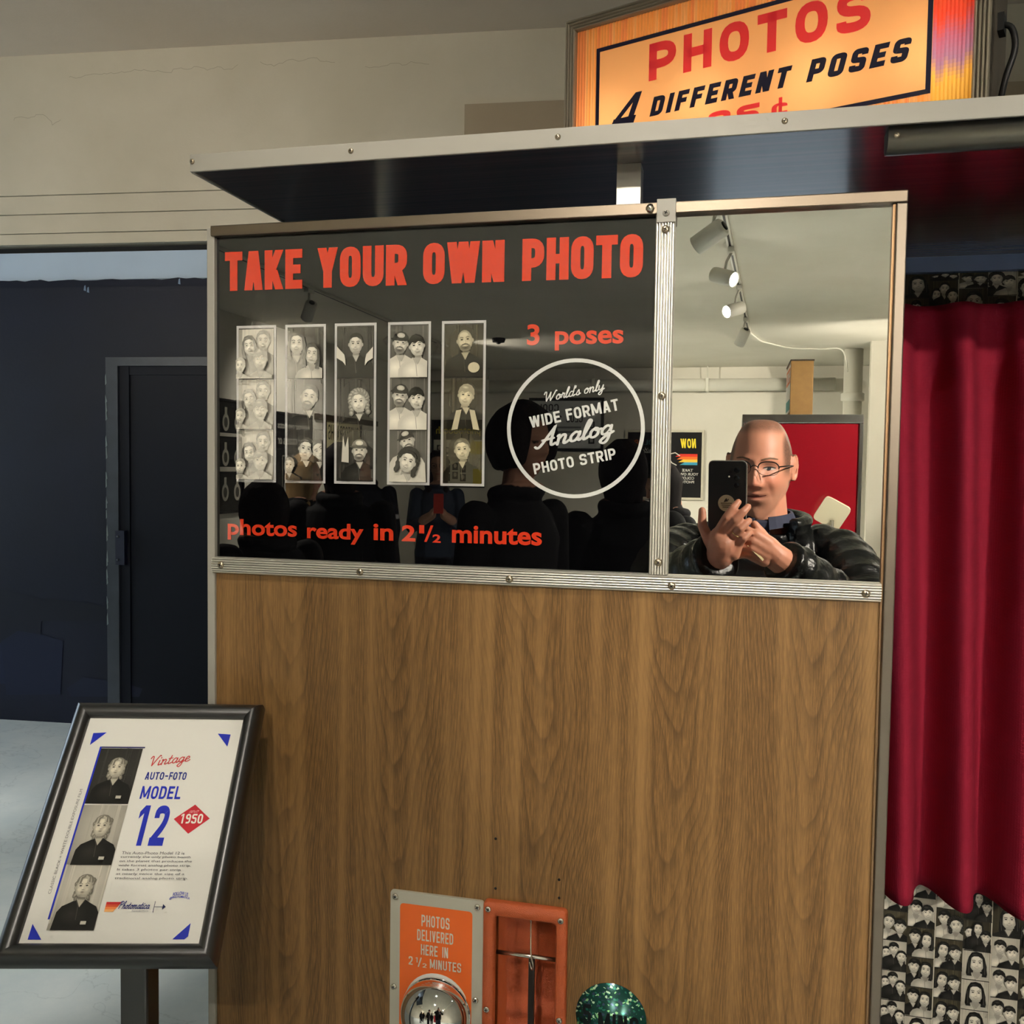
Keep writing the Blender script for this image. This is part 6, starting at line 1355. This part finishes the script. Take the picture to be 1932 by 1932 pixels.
# --- other visitors, seen only as reflections
def visitor(x, y, top, face, label, hair='short', hairc=(30, 24, 22), skin=(186, 140, 116), coat=(18, 18, 20), legs=(26, 28, 36), female=False, bow=0.0, arms='down', puff=1.0, extra=None, voxel=.0085):
    """standing figure; face = heading in degrees (0 looks towards the booth)"""
    hh = top / 1.0; W_ = Matrix.Translation((x, y, 0)) @ Matrix.Rotation(math.radians(face), 4, 'Z')
    k = top / 1.70; b = MB(); HC = Matrix.Translation((0, .02 + .05 * bow, (1.70 - .118) * k)) @ Matrix.Rotation(-.5 * bow, 4, 'X')
    head_shell(b, HC, female, 64, 44); capsule(b, [(0, -.02, 1.36 * k), (0, -.008, 1.50 * k)], [.06, .052])
    sh = (.165 if female else .19) * puff
    b.loft([ellring((0, -.02, z * k), rx * puff, ry * puff, 24) for z, rx, ry in ((.80, .16, .11), (.90, .175, .12), (1.02, .16, .115), (1.14, .165, .12), (1.26, sh * .98 / puff, .115), (1.35, sh * .8 / puff, .09), (1.40, .085, .065))], DUM)
    b.tube([(.078 * puff * math.sin(a), -.018 + .07 * puff * math.cos(a), (1.415 + .012 * math.cos(a)) * k) for a in [2 * PI * q / 18 for q in range(18)]], .030 * puff, DUM, 10, closed=True)
    for s in (-1, 1):
        S_ = Vector((s * sh, -.02, 1.335 * k))
        if arms == 'up': E_ = Vector((s * (sh + .04), .06, 1.07 * k)); Wr = Vector((s * .05, .27, 1.18 * k)); tipd = Vector((-s * .02, .05, .05))
        elif arms == 'fold': E_ = Vector((s * (sh + .05), .02, 1.08 * k)); Wr = Vector((-s * .03, .19, 1.10 * k)); tipd = Vector((-s * .07, .0, .0))
        else: E_ = Vector((s * (sh + .045), -.03, 1.06 * k)); Wr = Vector((s * (sh + .035), .05, .84 * k)); tipd = Vector((0, .015, -.08))
        capsule(b, [S_, E_], [.062 * puff, .05 * puff]); capsule(b, [E_, Wr], [.05 * puff, .036]); capsule(b, [Wr, Wr + tipd * .5], [.03, .03])
        t_ = tipd.normalized(); q_ = t_.cross(Vector((1, 0, 0) if abs(t_.x) < .7 else (0, 0, 1))).normalized()
        for f_ in range(4): o_ = q_ * (.0165 * (f_ - 1.5)); ln_ = (.062, .07, .066, .052)[f_]; capsule(b, [Wr + tipd * .5 + o_, Wr + tipd * .5 + o_ + t_ * ln_ * .55, Wr + tipd * .5 + o_ * .95 + t_ * ln_ + Vector((0, .012, -.006))], [.0095, .009, .0075], 8)
        capsule(b, [Wr + tipd * .2 + q_ * .02, Wr + tipd * .5 + q_ * .042 + t_ * .02], [.012, .009], 8)
        capsule(b, [(s * .088, -.02, .86 * k), (s * .092, -.005, .48 * k), (s * .095, -.03, .09)], [.095, .065, .052]); capsule(b, [(s * .1, -.05, .045), (s * .11, .14, .036)], [.044, .036])
    me = fuse(b, voxel, 3, 'visitor_body'); inv = HC.inverted(); sk, ct_, lg = rgb(*skin), rgb(*coat), rgb(*legs)
    def fn(co):
        p = inv @ co
        if p.length < .165 and p.z > -.15:
            ax = abs(p.x)
            if p.y > .04 and ((ax - .032) / .012) ** 2 + (p.z / .006) ** 2 < 1: return rgb(30, 26, 26)
            if p.y > .04 and g2(p.x, p.z, 0, -.069, .022, .008) > .5: return rgb(158, 84, 80)
            if hair != 'none' and (p.z > .075 or (p.y < .0 and p.z > -.06)): return rgb(*hairc)
            return sk
        if co.z < .09: return rgb(24, 22, 22)
        if co.z < .82 * k: return lg
        if co.z > 1.462 * k: return sk
        if extra == 'stripe' and 1.14 * k < co.z < 1.17 * k and abs(co.x) > sh: return rgb(180, 180, 180)
        for s in (-1, 1):
            if arms == 'down' and co.z < .86 * k and abs(co.x) > sh - .01: return sk
            if arms != 'down' and co.y > .2 and co.z > 1.0 * k: return sk
        return ct_
    colour(me, fn); me.materials.append(CLOTH); P = link('person', me); P.matrix_basis = W_; tag(P, label, 'person', 'visitors behind the photographer')
    HM = attr_mat('hair_strands', rough=.5) if False else mat('hair_%d_%d' % (hairc[0], hairc[2]), rgb(*hairc), rough=.75, spec=.12, bump=.3, bscale=300)
    if hair != 'none':
        h = MB(); R_ = random.Random(int(x * 100) + 7)
        n_ = 30
        for i in range(n_):
            az = math.radians(62 + (360 - 124) * i / (n_ - 1))
            ln_ = {'short': -.045, 'bushy': -.06, 'bob': -.13, 'long': -.34}[hair] + R_.uniform(-.015, .015); rr = {'short': .014, 'bushy': .034, 'bob': .018, 'long': .020}[hair]; pts = []; rs = []
            for q in range(8):
                t = q / 7; z = .112 + (ln_ - .112) * t; e = math.sqrt(max(.02, 1 - ((min(.119, max(-.02, z)) + .003) / .1215) ** 2))
                if z < -.02: e = 1 - .22 * sst(-.02, -.12, z) + (.25 * sst(-.12, -.3, z) if hair == 'long' else 0)
                f_ = math.cos(az); off = .004
                zz = max(z, -.03); pt_ = HC @ Vector(((.0765 + off) * math.sin(az) * e, (.098 + off) * f_ * e - .010, zz)); pt_.z += z - zz; pt_.y -= .02 * sst(-.05, -.2, z) * (1 - bow)
                pts.append(pt_); rs.append(rr * (.8 + .5 * math.sin(PI * min(1, t * .9 + .08))))
            capsule(h, pts, rs, 8)
        blob(h, (0, -.014, .062), .074, .092, .066 + (.022 if hair == 'bushy' else 0), HC)
        hm = fuse(h, .008, 2, 'hair'); hm.materials.append(HM); ho = bpy.data.objects.new('hair', hm); COL.objects.link(ho); ho.matrix_basis = W_; setp(ho, P)
    if extra == 'glasses':
        g = MB()
        for s in (-1, 1): g.tube([tuple(W_ @ HC @ Vector((s * .033 + .023 * math.cos(a), .108, .02 * math.sin(a)))) for a in [2 * PI * q / 18 for q in range(18)]], .002, BLACKF, 6, closed=True); g.tube([tuple(W_ @ HC @ Vector(p)) for p in ((s * .056, .106, .004), (s * .08, .03, .006), (s * .081, -.01, .004))], .002, BLACKF, 6)
        g.build('glasses', P)
    return P, W_, k
visitor(-.72, -2.12, 1.757, -60, 'bushy-haired visitor in a black jacket reflected large behind the round white logo', 'bushy', coat=(15, 15, 17), arms='down')
visitor(-.46, -2.95, 1.665, 150, 'dark-haired visitor in a black coat reflected beside the fluted divider', 'bob', coat=(12, 12, 14), puff=1.12)
P_, Wv, kv = visitor(-2.385, -6.3, 1.67, -20, 'young visitor in round glasses and a denim jacket reflected between the fourth and fifth strips', 'long', (40, 30, 26), coat=(56, 66, 82), female=True, arms='up', extra='glasses', legs=(30, 32, 40))
b = MB().box(-.04, .04, .352, .362, 1.2 * kv, 1.36 * kv, mat('red_phone_case', rgb(176, 52, 40), rough=.4), .004); b.xf(Wv); tag(b.build('red_phone'), 'red phone held by the visitor in round glasses', 'phone')
visitor(-2.80, -5.75, 1.70, -10, 'dark-shirted man with pale sleeve stripes reflected left of the fourth strip', 'short', coat=(30, 32, 40), extra='stripe')
visitor(-2.00, -3.5, 1.657, 165, 'dark-haired visitor in a long black coat reflected below the third strip, turned away', 'bob', coat=(12, 12, 14), puff=1.15, legs=(12, 12, 14))
visitor(-2.50, -4.1, 1.60, -100, 'long fair-haired visitor in a black coat reflected in profile between the first strips', 'long', (150, 122, 84), coat=(14, 14, 16), female=True, legs=(14, 14, 16))
visitor(-1.97, -2.65, 1.46, 120, 'short visitor in a bulky black coat reflected at the left bottom corner of the display', 'bob', coat=(11, 11, 13), puff=1.2, legs=(11, 11, 13), female=True)
visitor(-.355, -4.35, 1.575, 62, 'long-haired woman in a black coat bowing her head at the left edge of the mirror', 'long', (18, 14, 14), (198, 150, 126), (14, 14, 16), female=True, bow=.9, arms='up', legs=(16, 16, 20))
